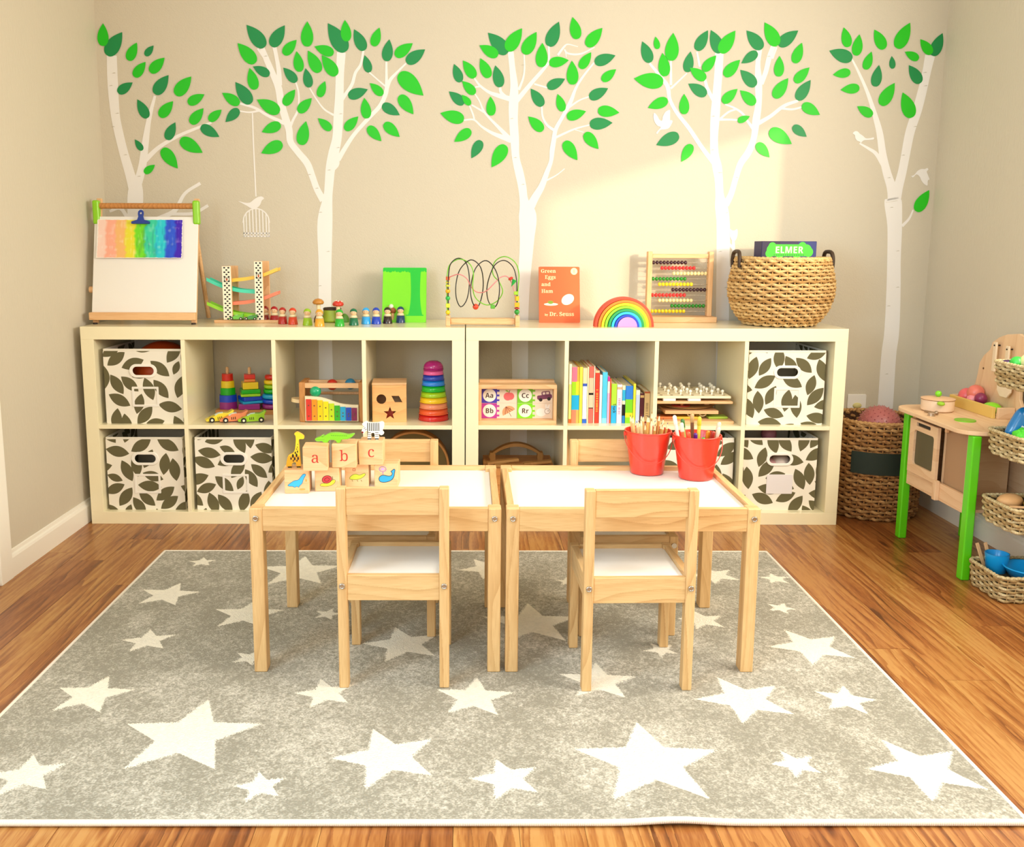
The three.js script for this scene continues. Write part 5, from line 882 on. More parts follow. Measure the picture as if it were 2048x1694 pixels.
// lower cells behind the tables
{
  const o = thing('wooden_drum', 'round wooden drum standing behind the left table in the lower cell', 'drum', [cellX(0, 3) + 0.005, Y_LOW, 0.2]);
  part('shell', new THREE.CylinderGeometry(0.145, 0.145, 0.09, 48, 1, true).rotateX(Math.PI / 2).translate(0, 0.146, 0), std('#ffffff', 0.55, { map: M.oak.map, side: THREE.DoubleSide }), o);
  part('hoop', new THREE.TorusGeometry(0.145, 0.005, 8, 48).translate(0, 0.147, 0.045), M.oak, o);
  part('drum_head', cyl(0.143, 0.143, 0.004, 0, 0, 0, 48).rotateX(Math.PI / 2).translate(0, 0.146, 0.042), std('#6a5424', 0.7), o);
  const c = thing('toy_crate', 'dark wooden crate under the track pieces in the lower cell', 'crate', [cellX(1, 0), Y_LOW, 0.2]);
  for (const s of [-1, 1]) { part('long_side', bx(0.29, 0.16, 0.01, 0, 0, s * 0.115, 0.001), M.oak, c); part('short_side', bx(0.01, 0.16, 0.22, s * 0.14, 0, 0, 0.001, 2), M.oak, c); }
  part('crate_bottom', bx(0.27, 0.008, 0.22, 0, 0.0004, 0, 0), M.oak, c); part('crate_top', bx(0.27, 0.006, 0.22, 0, 0.1535, 0, 0), M.oak, c);
  const M_tr = std('#a9793e', 0.6), cx = cellX(1, 0), y = Y_LOW + 0.161;
  const br = thing('track_bridge', 'arched wooden toy train bridge on top of the track pile', 'toy bridge', [cx - 0.005, y, 0.17]);
  const up = [], dn = []; for (let i = 0; i <= 20; i++) { const t = i / 20 * 2 - 1; up.push([t * 0.115, 0.022 + 0.052 * (1 - t * t)]); dn.unshift([t * 0.115, 0.01 + 0.05 * (1 - t * t)]); }
  part('arch', ext(poly([...up, ...dn]), 0.04, 0.001).translate(0, 0, -0.02), M_tr, br);
  for (const s of [-1, 1]) part('pier', bx(0.024, 0.034, 0.044, s * 0.1, 0, 0, 0.002), M_tr, br);
  const stick = (l, x0, z0, x1, z1, y0, y1) => solo('track_piece', (() => { const L = Math.hypot(x1 - x0, z1 - z0, y1 - y0); return box(L, 0.011, 0.03, 0, 0, 0, 0.002).applyQuaternion(new THREE.Quaternion().setFromUnitVectors(new THREE.Vector3(1, 0, 0), new THREE.Vector3(x1 - x0, y1 - y0, z1 - z0).normalize())).translate(cx + (x0 + x1) / 2, y + (y0 + y1) / 2, (z0 + z1) / 2); })(), M_tr, l, 'train track');
  stick('wooden track piece slanting up to the left in the crate pile', -0.13, 0.265, 0.0, 0.25, 0.007, 0.02);
  stick('wooden track piece slanting up to the right in the crate pile', 0.02, 0.275, 0.135, 0.262, 0.007, 0.016);
  stick('wooden track piece lying flat at the crate front', -0.1, 0.3, 0.05, 0.305, 0.006, 0.006);
  const bd = solo('wooden_plank', box(0.02, 0.3, 0.09, 0, 0.15, 0, 0.003, 1).rotateZ(0.12).translate(0.447, Y_LOW + 0.002, 0.2), M.beech, 'narrow wooden plank leaning in the cell below the books', 'plank');
}
// ------------------------------------------------------------------ on the tables
const Y_TAB = 0.438;
const blockPrint = (draw) => canvasTex(256, 256, (c) => { c.clearRect(0, 0, 256, 256); draw(c); });
function makeBlock(label, x, y, zf, turn, draw, s = 0.066) {
  const o = thing('toy_block', label, 'toy block', [x, y, zf - s / 2], turn);
  part('cube', bx(s, s, s, 0, 0.0002, 0, 0.0025), M.beech, o);
  part('print', at(new THREE.PlaneGeometry(s * 0.92, s * 0.92), 0, s / 2, s / 2 + 0.0003), std('#ffffff', 0.6, { map: blockPrint(draw), transparent: true }), o);
}
const line = (c, pts, close = true) => { c.beginPath(); pts.forEach(([x, y], i) => i ? c.lineTo(x, y) : c.moveTo(x, y)); if (close) c.closePath(); };
const smooth = (c, pts) => { c.beginPath(); const n = pts.length, m = (a, b) => [(a[0] + b[0]) / 2, (a[1] + b[1]) / 2]; const s = m(pts[n - 1], pts[0]); c.moveTo(...s); for (let i = 0; i < n; i++) c.quadraticCurveTo(...pts[i], ...m(pts[i], pts[(i + 1) % n])); c.closePath(); };
const letter = (ch) => (c) => { c.fillStyle = '#c2281c'; c.font = '170px serif'; c.textAlign = 'center'; c.fillText(ch, 128, ch === 'b' ? 186 : 170); };
makeBlock('wooden block printed with a blue dinosaur, under the giraffe', -0.4525, Y_TAB, 1.523, 0.05, (c) => {
  smooth(c, [[20, 170], [60, 140], [100, 112], [150, 108], [176, 70], [206, 34], [236, 40], [226, 62], [206, 92], [190, 150], [160, 172], [150, 196], [130, 176], [104, 196], [84, 178], [50, 180]]); c.fillStyle = '#3cb4ec'; c.fill(); c.strokeStyle = '#1a5a9a'; c.lineWidth = 5; c.stroke(); c.fillStyle = '#e8a04a'; c.beginPath(); c.ellipse(190, 216, 34, 10, 0, 0, 7); c.fill(); c.fillRect(226, 100, 18, 26);
});
makeBlock('wooden block printed with a red-shelled yellow snail', -0.3735, Y_TAB, 1.5, 0.03, (c) => {
  smooth(c, [[40, 200], [60, 170], [130, 168], [190, 130], [226, 128], [222, 160], [180, 196], [110, 210]]); c.fillStyle = '#e8dc34'; c.fill(); c.strokeStyle = '#5a4a14'; c.lineWidth = 4; c.stroke(); c.beginPath(); c.ellipse(128, 124, 56, 44, -0.3, 0, 7); c.fillStyle = '#d2343a'; c.fill(); c.strokeStyle = '#4a1410'; c.lineWidth = 6; c.stroke(); c.beginPath(); c.ellipse(128, 126, 28, 20, -0.3, 0, 7); c.stroke(); c.beginPath(); c.moveTo(196, 132); c.lineTo(190, 88); c.stroke();
});
makeBlock('wooden block printed with a green turtle', -0.297, Y_TAB, 1.455, 0.01, (c) => {
  smooth(c, [[30, 170], [70, 120], [120, 104], [160, 126], [214, 96], [236, 108], [212, 138], [170, 166], [110, 178]]); c.fillStyle = '#c8d43a'; c.fill(); c.strokeStyle = '#6a7a1a'; c.lineWidth = 5; c.stroke(); c.strokeStyle = '#7a6a2a'; c.lineWidth = 6; for (const x of [70, 130, 176]) { c.beginPath(); c.moveTo(x, 178); c.lineTo(x + 10, 198); c.stroke(); } c.strokeStyle = '#c85a34'; c.strokeRect(84, 44, 26, 26);
});
makeBlock('wooden block printed with a blue whale', -0.2145, Y_TAB, 1.454, -0.02, (c) => {
  smooth(c, [[40, 180], [48, 140], [90, 118], [150, 134], [190, 130], [204, 96], [180, 76], [200, 66], [222, 44], [236, 60], [226, 92], [222, 140], [190, 186], [120, 210], [62, 206]]); c.fillStyle = '#2ca4da'; c.fill(); c.strokeStyle = '#16324a'; c.lineWidth = 7; c.stroke(); c.strokeStyle = '#a04ac0'; c.lineWidth = 6; c.beginPath(); c.moveTo(92, 116); c.lineTo(90, 80); c.stroke(); c.beginPath(); c.ellipse(88, 50, 40, 30, 0, 0, 7); c.stroke(); c.fillStyle = '#d8a0e0'; c.beginPath(); c.ellipse(88, 50, 22, 14, 0, 0, 7); c.fill();
});
makeBlock('wooden block lettered a, left of the upper row', -0.399, Y_TAB + 0.0664, 1.537, 0.06, letter('a'));
makeBlock('wooden block lettered b, middle of the upper row', -0.3255, Y_TAB + 0.0664, 1.5, 0.02, letter('b'));
makeBlock('wooden block lettered c, right of the upper row', -0.255, Y_TAB + 0.0664, 1.468, 0, letter('c'));
// flat wooden animals with printed faces
function flatAnimal(name, label, pos, turn, outline, w, h, draw, edge, thick = 0.014) {
  const o = thing(name, label, 'toy animal', pos, turn), sh = poly(outline, true);
  part('body', ext(sh, thick, 0.0012).translate(0, 0, -thick / 2), paint(edge, 0.4), o);
  const g = new THREE.ShapeGeometry(sh), p = g.attributes.position, uv = g.attributes.uv;
  for (let i = 0; i < p.count; i++) uv.setXY(i, p.getX(i) / w + 0.5, p.getY(i) / h);
  part('printed_face', g.translate(0, 0, thick / 2 + 0.0003), std('#ffffff', 0.45, { map: canvasTex(256, 256, draw) }), o);
}
const Y2 = Y_TAB + 0.0664, Y3 = Y2 + 0.0664;
flatAnimal('toy_giraffe', 'yellow wooden giraffe with black spots, standing on the dinosaur block', [-0.4575, Y2 + 0.0008, 1.495], 0.1, [[-0.018, 0], [-0.011, 0], [-0.009, 0.012], [0.0, 0.015], [0.004, 0], [0.013, 0], [0.013, 0.03], [0.012, 0.055], [0.0115, 0.078], [0.024, 0.08], [0.0245, 0.087], [0.014, 0.095], [0.006, 0.0985], [-0.001, 0.094], [0.002, 0.088], [0.001, 0.06], [-0.005, 0.041], [-0.018, 0.034], [-0.0225, 0.022], [-0.024, 0.005]], 0.05, 0.1, (c) => {
  c.fillStyle = '#f4d02a'; c.fillRect(0, 0, 256, 256); c.fillStyle = '#eea81e'; c.fillRect(0, 170, 256, 90); c.fillStyle = '#1c140c';
  for (const [x, y, r] of [[70, 190, 10], [96, 172, 14], [120, 192, 12], [146, 168, 13], [166, 190, 12], [130, 150, 9], [160, 142, 8], [100, 206, 8], [150, 206, 8], [160, 110, 5], [166, 90, 4], [150, 124, 5]]) { c.beginPath(); c.arc(x, y, r, 0, 7); c.fill(); }
  c.fillRect(20, 246, 70, 10); c.fillRect(140, 246, 60, 10);
}, '#f0b428');
flatAnimal('toy_crocodile', 'lime green wooden crocodile lying across the a and b blocks', [-0.352, Y3 + 0.0008, 1.475], -0.12, [[-0.053, 0.006], [-0.047, 0.002], [-0.034, 0.003], [-0.03, 0], [-0.018, 0], [-0.014, 0.006], [0.004, 0.006], [0.008, 0.0005], [0.016, 0.0005], [0.02, 0.008], [0.038, 0.011], [0.053, 0.02], [0.053, 0.0245], [0.036, 0.022], [0.02, 0.0245], [0.0, 0.026], [-0.018, 0.023], [-0.03, 0.016], [-0.034, 0.019], [-0.04, 0.014], [-0.052, 0.01]], 0.11, 0.027, (c) => {
  c.fillStyle = '#86d41e'; c.fillRect(0, 0, 256, 256); c.strokeStyle = '#3f8a16'; c.lineWidth = 5; for (let i = 0; i < 9; i++) { c.beginPath(); c.moveTo(110 + i * 12, 60); c.lineTo(116 + i * 12, 80); c.stroke(); } c.beginPath(); c.moveTo(10, 190); c.lineTo(66, 190); c.stroke(); c.fillStyle = '#1c2a0c'; c.beginPath(); c.arc(52, 110, 6, 0, 7); c.fill();
}, '#7cc81c', 0.02);
flatAnimal('toy_zebra', 'black and white striped wooden zebra standing on the c block', [-0.251, Y3 + 0.0008, 1.437], 0, [[-0.015, 0], [-0.006, 0], [-0.005, 0.017], [0.003, 0.018], [0.006, 0], [0.015, 0], [0.016, 0.016], [0.022, 0.012], [0.03, 0.017], [0.026, 0.024], [0.03, 0.034], [0.03, 0.046], [0.024, 0.05], [0.014, 0.0475], [-0.012, 0.0475], [-0.02, 0.051], [-0.026, 0.0475], [-0.03, 0.043], [-0.026, 0.038], [-0.03, 0.028], [-0.032, 0.02], [-0.026, 0.016], [-0.02, 0.024], [-0.014, 0.024]], 0.066, 0.053, (c) => {
  c.fillStyle = '#fbf6ea'; c.fillRect(0, 0, 256, 256); c.fillStyle = '#17120e';
  for (let i = 0; i < 7; i++) c.fillRect(66 + i * 20, 28, 9, 112); for (const x of [66, 148]) { for (let k = 0; k < 3; k++) c.fillRect(x + 2, 158 + k * 26, 36, 8); c.fillRect(x, 240, 44, 16); }
  for (let i = 0; i < 3; i++) { c.save(); c.translate(22 + i * 13, 82 + i * 18); c.rotate(-0.6); c.fillRect(-12, 0, 26, 6); c.restore(); } c.fillStyle = '#8a1a14'; c.beginPath(); c.arc(12, 160, 14, 0, 7); c.fill();
}, '#f6f0e2');
// red buckets with pencils
function makeBucket(label, x, z) {
  const o = thing('red_bucket', label, 'bucket', [x, Y_TAB, z]), m = phys('#e23a26', 0.3, { clearcoat: 0.5, clearcoatRoughness: 0.15, side: THREE.DoubleSide });
  const b = 0.048, t = 0.068, h = 0.128;
  part('pail', lathe([[0, 0.002], [b - 0.002, 0.002], [b, 0.005], [b + 0.0005, 0.002], [b + 0.001, 0.008], [t - 0.001, h], [t - 0.0025, h], [b - 0.001, 0.01], [0, 0.008]], 56), m, o);
  part('rolled_rim', new THREE.TorusGeometry(t - 0.0005, 0.0022, 10, 56).rotateX(Math.PI / 2).translate(0, h, 0), m, o);
  for (const s of [-1, 1]) part('handle_lug', [rod([s * (t - 0.004), h - 0.009, 0], [s * (t + 0.0035), h - 0.009, 0], 0.0065, 14)], m, o);
  const w = []; for (let i = 0; i <= 24; i++) { const a = i / 24 * Math.PI; w.push([(t + 0.003) * Math.cos(a), h - 0.009 - Math.sin(a) * 0.078, Math.sin(a) * 0.061 + 0.004]); }
  part('wire_handle', tube(w, 0.0013, 48, 6), std('#d84a3a', 0.3, { metalness: 0.3 }), o);
  return o;
}
const BK = [[0.545, 1.282], [0.676, 1.342]];
makeBucket('red metal bucket full of wooden pencils, left of the pair', BK[0][0], BK[0][1]);
makeBucket('red metal bucket of pens and markers, right of the pair', BK[1][0], BK[1][1]);
{
  const put = (name, label, group, k, ax, az, a, len, r, make) => { // stands on the bucket floor, leaning out to the rim
    const o = thing(name, label, name.includes('pencil') ? 'pencil' : 'pen', [BK[k][0] + ax * 0.034, Y_TAB + 0.013, BK[k][1] + az * 0.034], 0, group);
    const d = new THREE.Vector3(ax * a, 1, az * a).normalize(); o.quaternion.setFromUnitVectors(new THREE.Vector3(0, 1, 0), d); make(o, len, r); return o;
  };
  const woods = ['#e8c07a', '#d9a85a', '#e4b878', '#c98f4a', '#eccf9a'].map((c) => std(c, 0.5)), tips = ['#3a2a1a', '#7a1a14', '#1a4a2a', '#2a2a6a', '#b4741a', '#1c1410'].map((c) => std(c, 0.5)), M_cut = std('#f2dcae', 0.7);
  let i = 0;
  const pencil = (o, len, r) => { part('shaft', cyl(r, r, len, 0, len / 2, 0, 6), woods[i % 5], o); part('cut_end', new THREE.CylinderGeometry(r * 0.35, r, 0.014, 12).translate(0, len + 0.007, 0), M_cut, o); part('lead', new THREE.CylinderGeometry(0.0003, r * 0.35, 0.006, 8).translate(0, len + 0.017, 0), tips[i % 6], o); i++; };
  for (let k = 0; k < 24; k++) { const a = k * 2.39996, q = Math.sqrt((k + 0.5) / 24); put('wooden_pencil', 'sharpened wooden pencil among many in the left red bucket', 'pencils in the left red bucket', 0, Math.cos(a) * q, Math.sin(a) * q, 0.2 + rr(-0.03, 0.04), rr(0.112, 0.15), 0.0038, pencil); }
  const pens = [['#f3e6d6', '#f8f0e4', 'white pen leaning left at the back of the right bucket', -0.95, -0.3, 0.165], ['#e8744a', '#f6e2cc', 'orange pen leaning left in the right bucket', -0.8, 0.3, 0.15], ['#6a1f9a', '#5a1a8a', 'short purple pen in the middle of the right bucket', -0.18, 0.35, 0.118], ['#7a4a2a', '#c8a06a', 'brown pencil standing upright in the right bucket', -0.12, -0.55, 0.165], ['#e0d04a', '#d8c838', 'yellow pen beside the brown one in the right bucket', 0.12, -0.2, 0.16], ['#f6f0da', '#1cb42c', 'white marker with a green end at the front of the right bucket', 0.12, 0.75, 0.11], ['#f2a02c', '#e88a1c', 'orange pencil leaning right in the right bucket', 0.45, 0.3, 0.125], ['#8a2018', '#a82a20', 'dark red marker leaning right in the right bucket', 0.62, 0.55, 0.128], ['#e0a868', '#f4dcc0', 'tan brush handle leaning far right in the right bucket', 0.95, 0.1, 0.15], ['#f0c4a0', '#f6e0c8', 'peach marker leaning right in the right bucket', 0.86, 0.5, 0.14], ['#d84a30', '#e05a3a', 'red pencil at the left rim of the right bucket', -0.6, 0.7, 0.128], ['#a8cc6a', '#3a7a34', 'pale green pencil leaning left in the right bucket', -0.55, -0.6, 0.15]];
  for (const [c, cap, label, ax, az, len] of pens) put('felt_pen', label, undefined, 1, ax, az, 0.2, len, 0.0052, (o, L, r) => { part('barrel', cyl(r, r, L, 0, L / 2, 0, 16), paint(c, 0.35), o); part('cap', lathe([[0, L - 0.02], [r + 0.0008, L - 0.02], [r + 0.0008, L + 0.002], [r * 0.6, L + 0.006], [0, L + 0.0065]], 16), paint(cap, 0.35), o); });
}
// ------------------------------------------------------------------ toy kitchen by the right wall
const K0 = [1.67, 0, 0.785];
{
  const o = thing('toy_kitchen', 'wooden toy kitchen with lime green legs, oven door and curved back board', 'toy kitchen', K0);
  const X = (x) => x - K0[0], Z = (z) => z - K0[2];
  const M_k = std('#ffffff', 0.5, { map: woodTex([240, 204, 164], [214, 164, 116], 8, 401, 0.6) }), lime = paint('#5fd610', 0.35);
  const leg = (x, z, h) => part('leg', bx(0.03, h, 0.034, X(x), 0, Z(z), 0.005, 1), lime, o);
  leg(1.68, 0.555, 0.493); leg(1.68, 1.0, 0.493); leg(1.925, 0.555, 0.493); leg(1.925, 1.0, 0.493);
  // worktop: straight back, rounded front corners
  const s = new THREE.Shape(); s.moveTo(0.305, -0.292); s.lineTo(0.07, -0.292); s.bezierCurveTo(0.0, -0.292, -0.035, -0.27, -0.035, -0.2); s.lineTo(-0.035, 0.16); s.bezierCurveTo(-0.035, 0.205, -0.005, 0.234, 0.05, 0.234); s.lineTo(0.305, 0.234); s.closePath();
  part('worktop', grain(ext(s, 0.015, 0.003).rotateX(Math.PI / 2).translate(0, 0.509, 0), 2), M_k, o);
  part('side_panel', bx(0.23, 0.27, 0.01, X(1.803), 0.223, Z(0.578), 0.001, 0), M_k, o);
  part('rear_panel', bx(0.008, 0.27, 0.4, X(1.935), 0.223, Z(0.785), 0, 2), M_k, o);
  part('bottom_board', bx(0.24, 0.01, 0.4, X(1.808), 0.226, Z(0.785), 0, 2), M_k, o);
  part('front_stile', bx(0.012, 0.265, 0.026, X(1.688), 0.223, Z(0.585), 0.001, 1), std('#d99a6a', 0.5), o);
  part('front_rail', bx(0.012, 0.062, 0.42, X(1.678), 0.222, Z(0.792), 0.001, 2), M_k, o);
  part('divider', bx(0.23, 0.255, 0.012, X(1.803), 0.236, Z(0.803), 0.001, 0), M_k, o);
  part('right_stile', bx(0.012, 0.27, 0.012, X(1.676), 0.223, Z(0.982), 0.001, 1), M_k, o);
  // oven door with a window and a slot handle
  const d = new THREE.Shape([[-0.1, 0], [0.1, 0], [0.1, 0.2], [-0.1, 0.2]].map(([x, y]) => new THREE.Vector2(x, y)));
  d.holes.push(roundRect(0.142, 0.128, 0.012, 0.006, 0.098, THREE.Path)); d.holes.push(roundRect(0.1, 0.013, 0.004, -0.002, 0.186, THREE.Path));
  const door = part('oven_door', grain(ext(d, 0.012, 0.001).rotateY(-Math.PI / 2).translate(X(1.672), 0.278, Z(0.703)), 2), M_k, o);
  part('window_pane', new THREE.PlaneGeometry(0.146, 0.132).rotateY(-Math.PI / 2).translate(X(1.6685), 0.376, Z(0.709)), std('#5a5238', 0.35), door);
  part('handle_slot', box(0.002, 0.016, 0.104, X(1.6685), 0.464, Z(0.701), 0), M.black, door);
  part('cupboard_back', bx(0.004, 0.24, 0.165, X(1.69), 0.25, Z(0.894), 0), std('#b08a66', 0.7), o);
  part('door_stop', bx(0.016, 0.07, 0.022, X(1.664), 0.222, Z(0.812), 0.002, 1), M_k, o);
  part('latch', bx(0.012, 0.02, 0.012, X(1.672), 0.47, Z(0.84), 0.003), M.beech, o);
  // curved back board
  const bp = [[0.463, 0.495], [0.455, 0.533], [0.495, 0.559], [0.528, 0.6], [0.538, 0.637], [0.544, 0.677], [0.567, 0.707], [0.606, 0.735], [0.616, 0.762], [0.655, 0.784], [0.702, 0.799], [0.775, 0.808], [0.8, 0.8], [0.806, 0.78], [0.806, 0.62], [0.81, 0.58], [0.83, 0.55], [0.84, 0.533], [0.835, 0.495]];
  part('back_board', grain(ext(poly(bp.map(([z, y]) => [-Z(z), y])), 0.012, 0.002).rotateY(Math.PI / 2).translate(X(1.932), 0, 0), 1), M_k, o);
  part('peg_hole', [[0.575, 0.66], [0.655, 0.755], [0.72, 0.75]].map(([z, y]) => rod([X(1.9315), y, Z(z)], [X(1.9305), y, Z(z)], 0.004, 12)), std('#6a4424', 0.8), o);
  part('trough_front', bx(0.012, 0.04, 0.29, X(1.862), 0.509, Z(0.64), 0.002, 2), std('#e8c268', 0.5), o);
  part('trough_end', bx(0.06, 0.04, 0.012, X(1.9), 0.509, Z(0.49), 0.002), M_k, o); part('trough_end', bx(0.06, 0.04, 0.012, X(1.9), 0.509, Z(0.79), 0.002), M_k, o);
  part('burner', [cyl(0.034, 0.034, 0.004, X(1.74), 0.511, Z(0.825), 36)], paint('#7ac81c', 0.4), o);
  part('control_knob', [cyl(0.012, 0.013, 0.01, X(1.668), 0.514, Z(0.735), 20)], std('#b8a088', 0.25, { metalness: 0.6 }), o);
}
{
  const YW = 0.5095;
  const p = thing('toy_pot', 'toy cooking pot with lime handles and knobbed lid on the kitchen worktop', 'pot', [1.742, YW, 0.63]);
  const M_pot = std('#f0d2b4', 0.5);
  part('pot', lathe([[0, 0.001], [0.052, 0.001], [0.056, 0.006], [0.056, 0.042], [0.053, 0.044], [0.053, 0.04], [0, 0.04]], 40), M_pot, p);
  const lid = part('lid', lathe([[0, 0.0425], [0.058, 0.0425], [0.058, 0.047], [0.03, 0.051], [0, 0.052]], 40), std('#e8bc94', 0.5), p);
  part('lid_knob', [cyl(0.004, 0.005, 0.008, 0, 0.055, 0), ball(0.0115, 0, 0.063, 0).scale(1, 1, 1)], paint('#7cd81c', 0.35), lid);
  for (const s of [-1, 1]) part('handle', ball(0.016, 0, 0, 0).scale(0.8, 0.5, 1).translate(-s * 0.02, 0.036, s * 0.061), paint('#9ccc28', 0.35), p);
  const spoon = (name, label, z, y0, y1, blade) => {
    const o = thing(name, label, 'toy utensil', [1.915, y0, z]);
    part('handle', box(0.008, y1 - y0, 0.022, 0, (y1 - y0) / 2, 0, 0.004, 1), std('#f0d8b8', 0.5), o);
    part('hanging_peg', rod([0.016, y1 - y0 - 0.012, 0], [-0.006, y1 - y0 - 0.012, 0], 0.003, 10), M.dark, o);
    if (blade) part('blade', ext(poly([[-0.042, 0.05], [-0.04, 0.02], [-0.02, 0], [0.02, 0], [0.04, 0.02], [0.042, 0.05]]), 0.006, 0.001).rotateY(-Math.PI / 2).translate(0.002, -0.045, 0), std('#f2dcbe', 0.5), o);
  };
  spoon('toy_spoon', 'pale wooden toy spoon hanging at left on the kitchen back board', 0.668, 0.66, 0.768, false);
  spoon('toy_spatula', 'pale wooden toy spatula with rounded blade hanging on the kitchen back board', 0.745, 0.625, 0.762, true);
  const food = (g, c, label) => solo('toy_food', g, paint(c, 0.45), label, 'toy food');
  food(ball(0.03, 1.895, 0.551, 0.545), '#e8646a', 'pink play fruit at left in the kitchen trough');
  food(ball(0.03, 1.902, 0.57, 0.59).scale(1, 1, 1), '#e87a6a', 'coral play fruit on top of the trough pile');
  food(ball(0.022, 1.888, 0.545, 0.6), '#f0909a', 'light pink play fruit at the trough front');
  food(ball(0.022, 1.895, 0.556, 0.64), '#8a1f52', 'purple play fruit in the kitchen trough');
  food(ball(0.034, 0, 0, 0).scale(0.8, 0.6, 1.2).translate(1.895, 0.535, 0.715), '#8ee01c', 'lime green play vegetable at right in the trough');
  const cut = thing('toy_knob_lever', 'small metal toy tap lever lying near the pot', 'toy utensil', [1.69, YW, 0.695]);
  part('lever', [rod([-0.012, 0.005, -0.03], [0.004, 0.005, 0.02], 0.004, 10), ball(0.008, 0.004, 0.0065, 0.022)], std('#a89078', 0.3, { metalness: 0.7 }), cut);
}
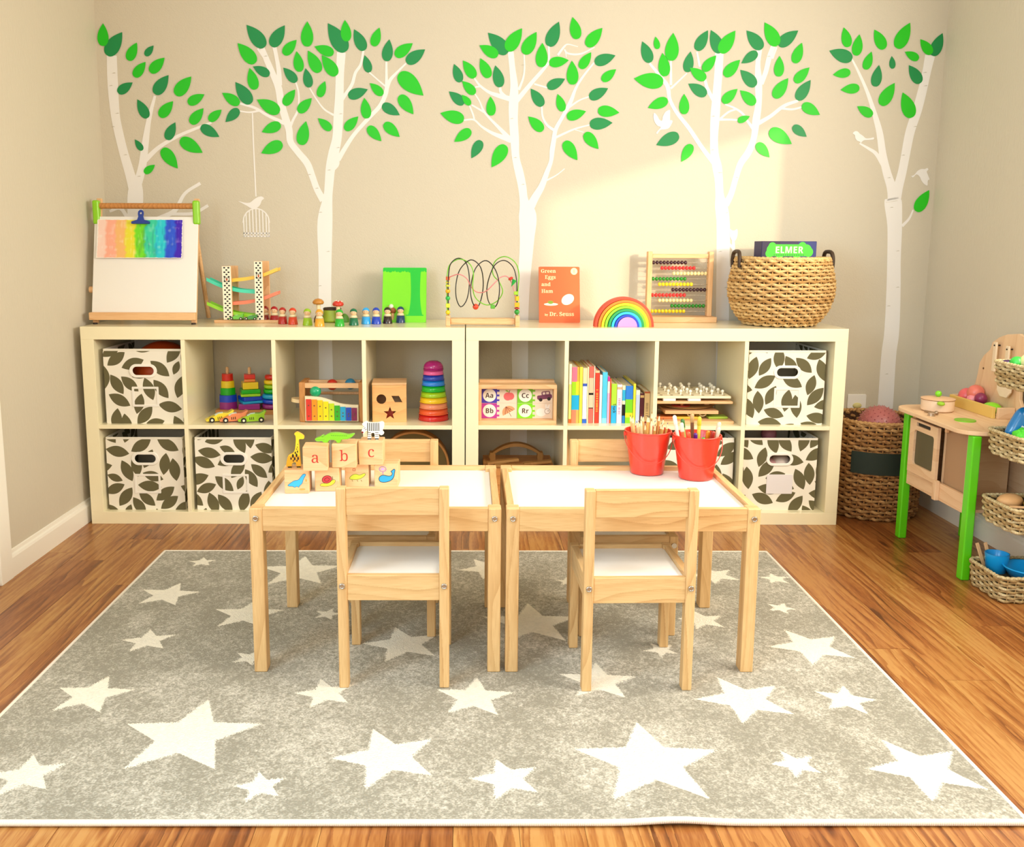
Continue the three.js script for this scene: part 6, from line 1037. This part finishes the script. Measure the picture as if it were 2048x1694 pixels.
// basket rack in front of the right wall
{
  const o = thing('basket_rack', 'slim pale wooden rack carrying four small woven baskets, right edge', 'rack', [1.83, 0, 1.126]);
  for (const z of [-0.095, 0.095]) { part('post', bx(0.016, 0.8, 0.02, 0.143, 0, z, 0.003, 1), std('#eadfc8', 0.5), o); }
  const ys = [0.213, 0.437, 0.657];
  for (const y of ys) part('shelf_frame', [bx(0.21, 0.008, 0.01, 0.03, y, -0.085, 0.001), bx(0.21, 0.008, 0.01, 0.03, y, 0.06, 0.001), bx(0.01, 0.008, 0.14, -0.06, y, -0.01, 0.001, 2), bx(0.01, 0.008, 0.19, 0.135, y, 0, 0.001, 2)], std('#c8b48a', 0.5), o);
  const L = ['small woven basket on the floor below the rack, blue pan inside', 'small woven basket on the second rack level, with bread and lemon', 'small woven basket on the third rack level, with a blue bag', 'small woven basket on the top rack level, with a pale cabbage'];
  [0.001, 0.2222, 0.4462, 0.6662].forEach((y, i) => {
    const b = thing('small_basket', L[i], 'basket', [1.822 - (i === 0 ? 0.012 : 0), y, 1.1235]), w = i === 0 ? 0.27 : 0.25;
    weave(b, S_pale, (t) => rectPath(w - 0.018 + 0.016 * t, 0.182 + 0.012 * t, 0.03), 0.002, i === 0 ? 0.082 : 0.078, i === 0 ? 8 : 7, 34, 0.0042, 170, M_liningPale, i === 0 ? 0.05 : 0.047);
  });
  const yt = 0.6662 + 0.075;
  solo('toy_food', new THREE.SphereGeometry(0.045, 28, 18).scale(1, 0.75, 1).translate(1.795, yt + 0.006, 1.095), std('#f2f2b0', 0.5), 'pale yellow-green play cabbage in the top rack basket', 'toy food');
  solo('toy_food', ball(0.022, 1.752, yt + 0.001, 1.07), paint('#3cc84a', 0.4), 'bright green play food left of the cabbage', 'toy food');
  solo('toy_food', new THREE.SphereGeometry(0.02, 20, 12).scale(1.4, 0.8, 0.9).translate(1.735, yt - 0.006, 1.05), paint('#3a1450', 0.35), 'dark purple play aubergine in the top rack basket', 'toy food');
  const y3 = 0.4462 + 0.07;
  const bag = thing('toy_bag', 'shiny blue toy snack bag with white letters in a rack basket', 'bag', [1.785, y3 - 0.04, 1.09], 0.0);
  const bg = new THREE.SphereGeometry(0.5, 24, 16), bp = bg.attributes.position; for (let k = 0; k < bp.count; k++) { const x = bp.getX(k), y = bp.getY(k), z = bp.getZ(k), f = (v) => Math.sign(v) * Math.pow(Math.abs(2 * v), 0.5) / 2; bp.setXYZ(k, f(x) * 0.105, f(y) * 0.12, z * 0.045 * (1 - Math.pow(Math.abs(y) * 2, 3) * 0.7)); }
  bg.computeVertexNormals(); part('bag', bg.rotateZ(-0.45).translate(0, 0.062, 0), phys('#1c7cc0', 0.25, { clearcoat: 0.5 }), bag);
  part('print', new THREE.PlaneGeometry(0.05, 0.04).rotateZ(-0.45).translate(-0.01, 0.058, 0.0245), std('#ffffff', 0.4, { transparent: true, map: canvasTex(160, 128, (c) => { c.fillStyle = '#e4f2fa'; c.font = 'bold 84px sans-serif'; c.fillText('B.C', 6, 100); }) }), bag);
  const let_ = thing('toy_lettuce', 'bright green felt lettuce leaves beside the blue bag', 'toy food', [1.765, y3 - 0.008, 1.155]);
  for (let k = 0; k < 7; k++) part('leaf', (() => { const g = new THREE.SphereGeometry(0.03, 14, 8, 0, Math.PI * 2, 0, 1.2), p = g.attributes.position; for (let j = 0; j < p.count; j++) p.setY(j, p.getY(j) * 0.6 + 0.004 * Math.sin(Math.atan2(p.getZ(j), p.getX(j)) * 5)); g.computeVertexNormals(); return g.rotateX(rr(-0.8, 0.8)).rotateZ(rr(-0.8, 0.8)).translate(rr(-0.03, 0.03), rr(0.0, 0.016), rr(-0.02, 0.01)); })(), std(k % 2 ? '#8ef04a' : '#5ad834', 0.6, { side: THREE.DoubleSide }), let_);
  const y2 = 0.2222 + 0.07;
  solo('toy_food', new THREE.SphereGeometry(0.04, 24, 16).scale(1.2, 0.6, 0.8).rotateY(0.4).translate(1.768, y2 + 0.001, 1.075), std('#eab47c', 0.6), 'peach-coloured play bread in the second rack basket', 'toy food');
  solo('toy_food', new THREE.SphereGeometry(0.04, 24, 16).scale(1.25, 0.85, 0.85).translate(1.83, y2 + 0.008, 1.135), std('#f2cc2c', 0.5), 'yellow play lemon in the second rack basket', 'toy food');
  solo('toy_spoon', box(0.09, 0.007, 0.014, 0, 0, 0, 0.003).rotateY(-0.5).rotateZ(0.1).translate(1.77, y2 + 0.002, 1.155), M.beech, 'wooden spoon handle across the second rack basket', 'toy utensil');
  const pan = thing('toy_pan', 'bright blue toy pan lying in the floor basket', 'toy pan', [1.775, 0.075, 1.115]);
  const M_blue = phys('#16a4ee', 0.3, { clearcoat: 0.4, side: THREE.DoubleSide });
  part('bowl', lathe([[0, -0.02], [0.05, -0.02], [0.07, 0.014], [0.074, 0.015], [0.072, 0.019], [0.067, 0.017], [0.047, -0.014], [0, -0.014]], 40).translate(0.035, 0.0, 0.022), M_blue, pan);
  part('cup', lathe([[0, -0.02], [0.03, -0.02], [0.037, 0.042], [0.034, 0.042], [0.028, -0.014], [0, -0.014]], 36).translate(-0.03, 0.0, -0.042), M_blue, pan);
  solo('craft_stick', box(0.012, 0.12, 0.004, 0, 0.06, 0, 0.0018, 1).rotateZ(0.3).rotateX(-0.15).translate(1.738, 0.022, 1.043), M.beech, 'left of two flat wooden sticks standing in the floor basket', 'wooden stick');
  solo('craft_stick', box(0.012, 0.12, 0.004, 0, 0.06, 0, 0.0018, 1).rotateZ(0.24).rotateX(-0.15).translate(1.758, 0.022, 1.044), M.beech, 'right of two flat wooden sticks standing in the floor basket', 'wooden stick');
  solo('toy_food', ball(0.032, 1.865, 0.092, 1.1), paint('#c81c1c', 0.3), 'red play tomato at the right in the floor basket', 'toy food');
}
shade(scene);
renderer.render(scene, camera);
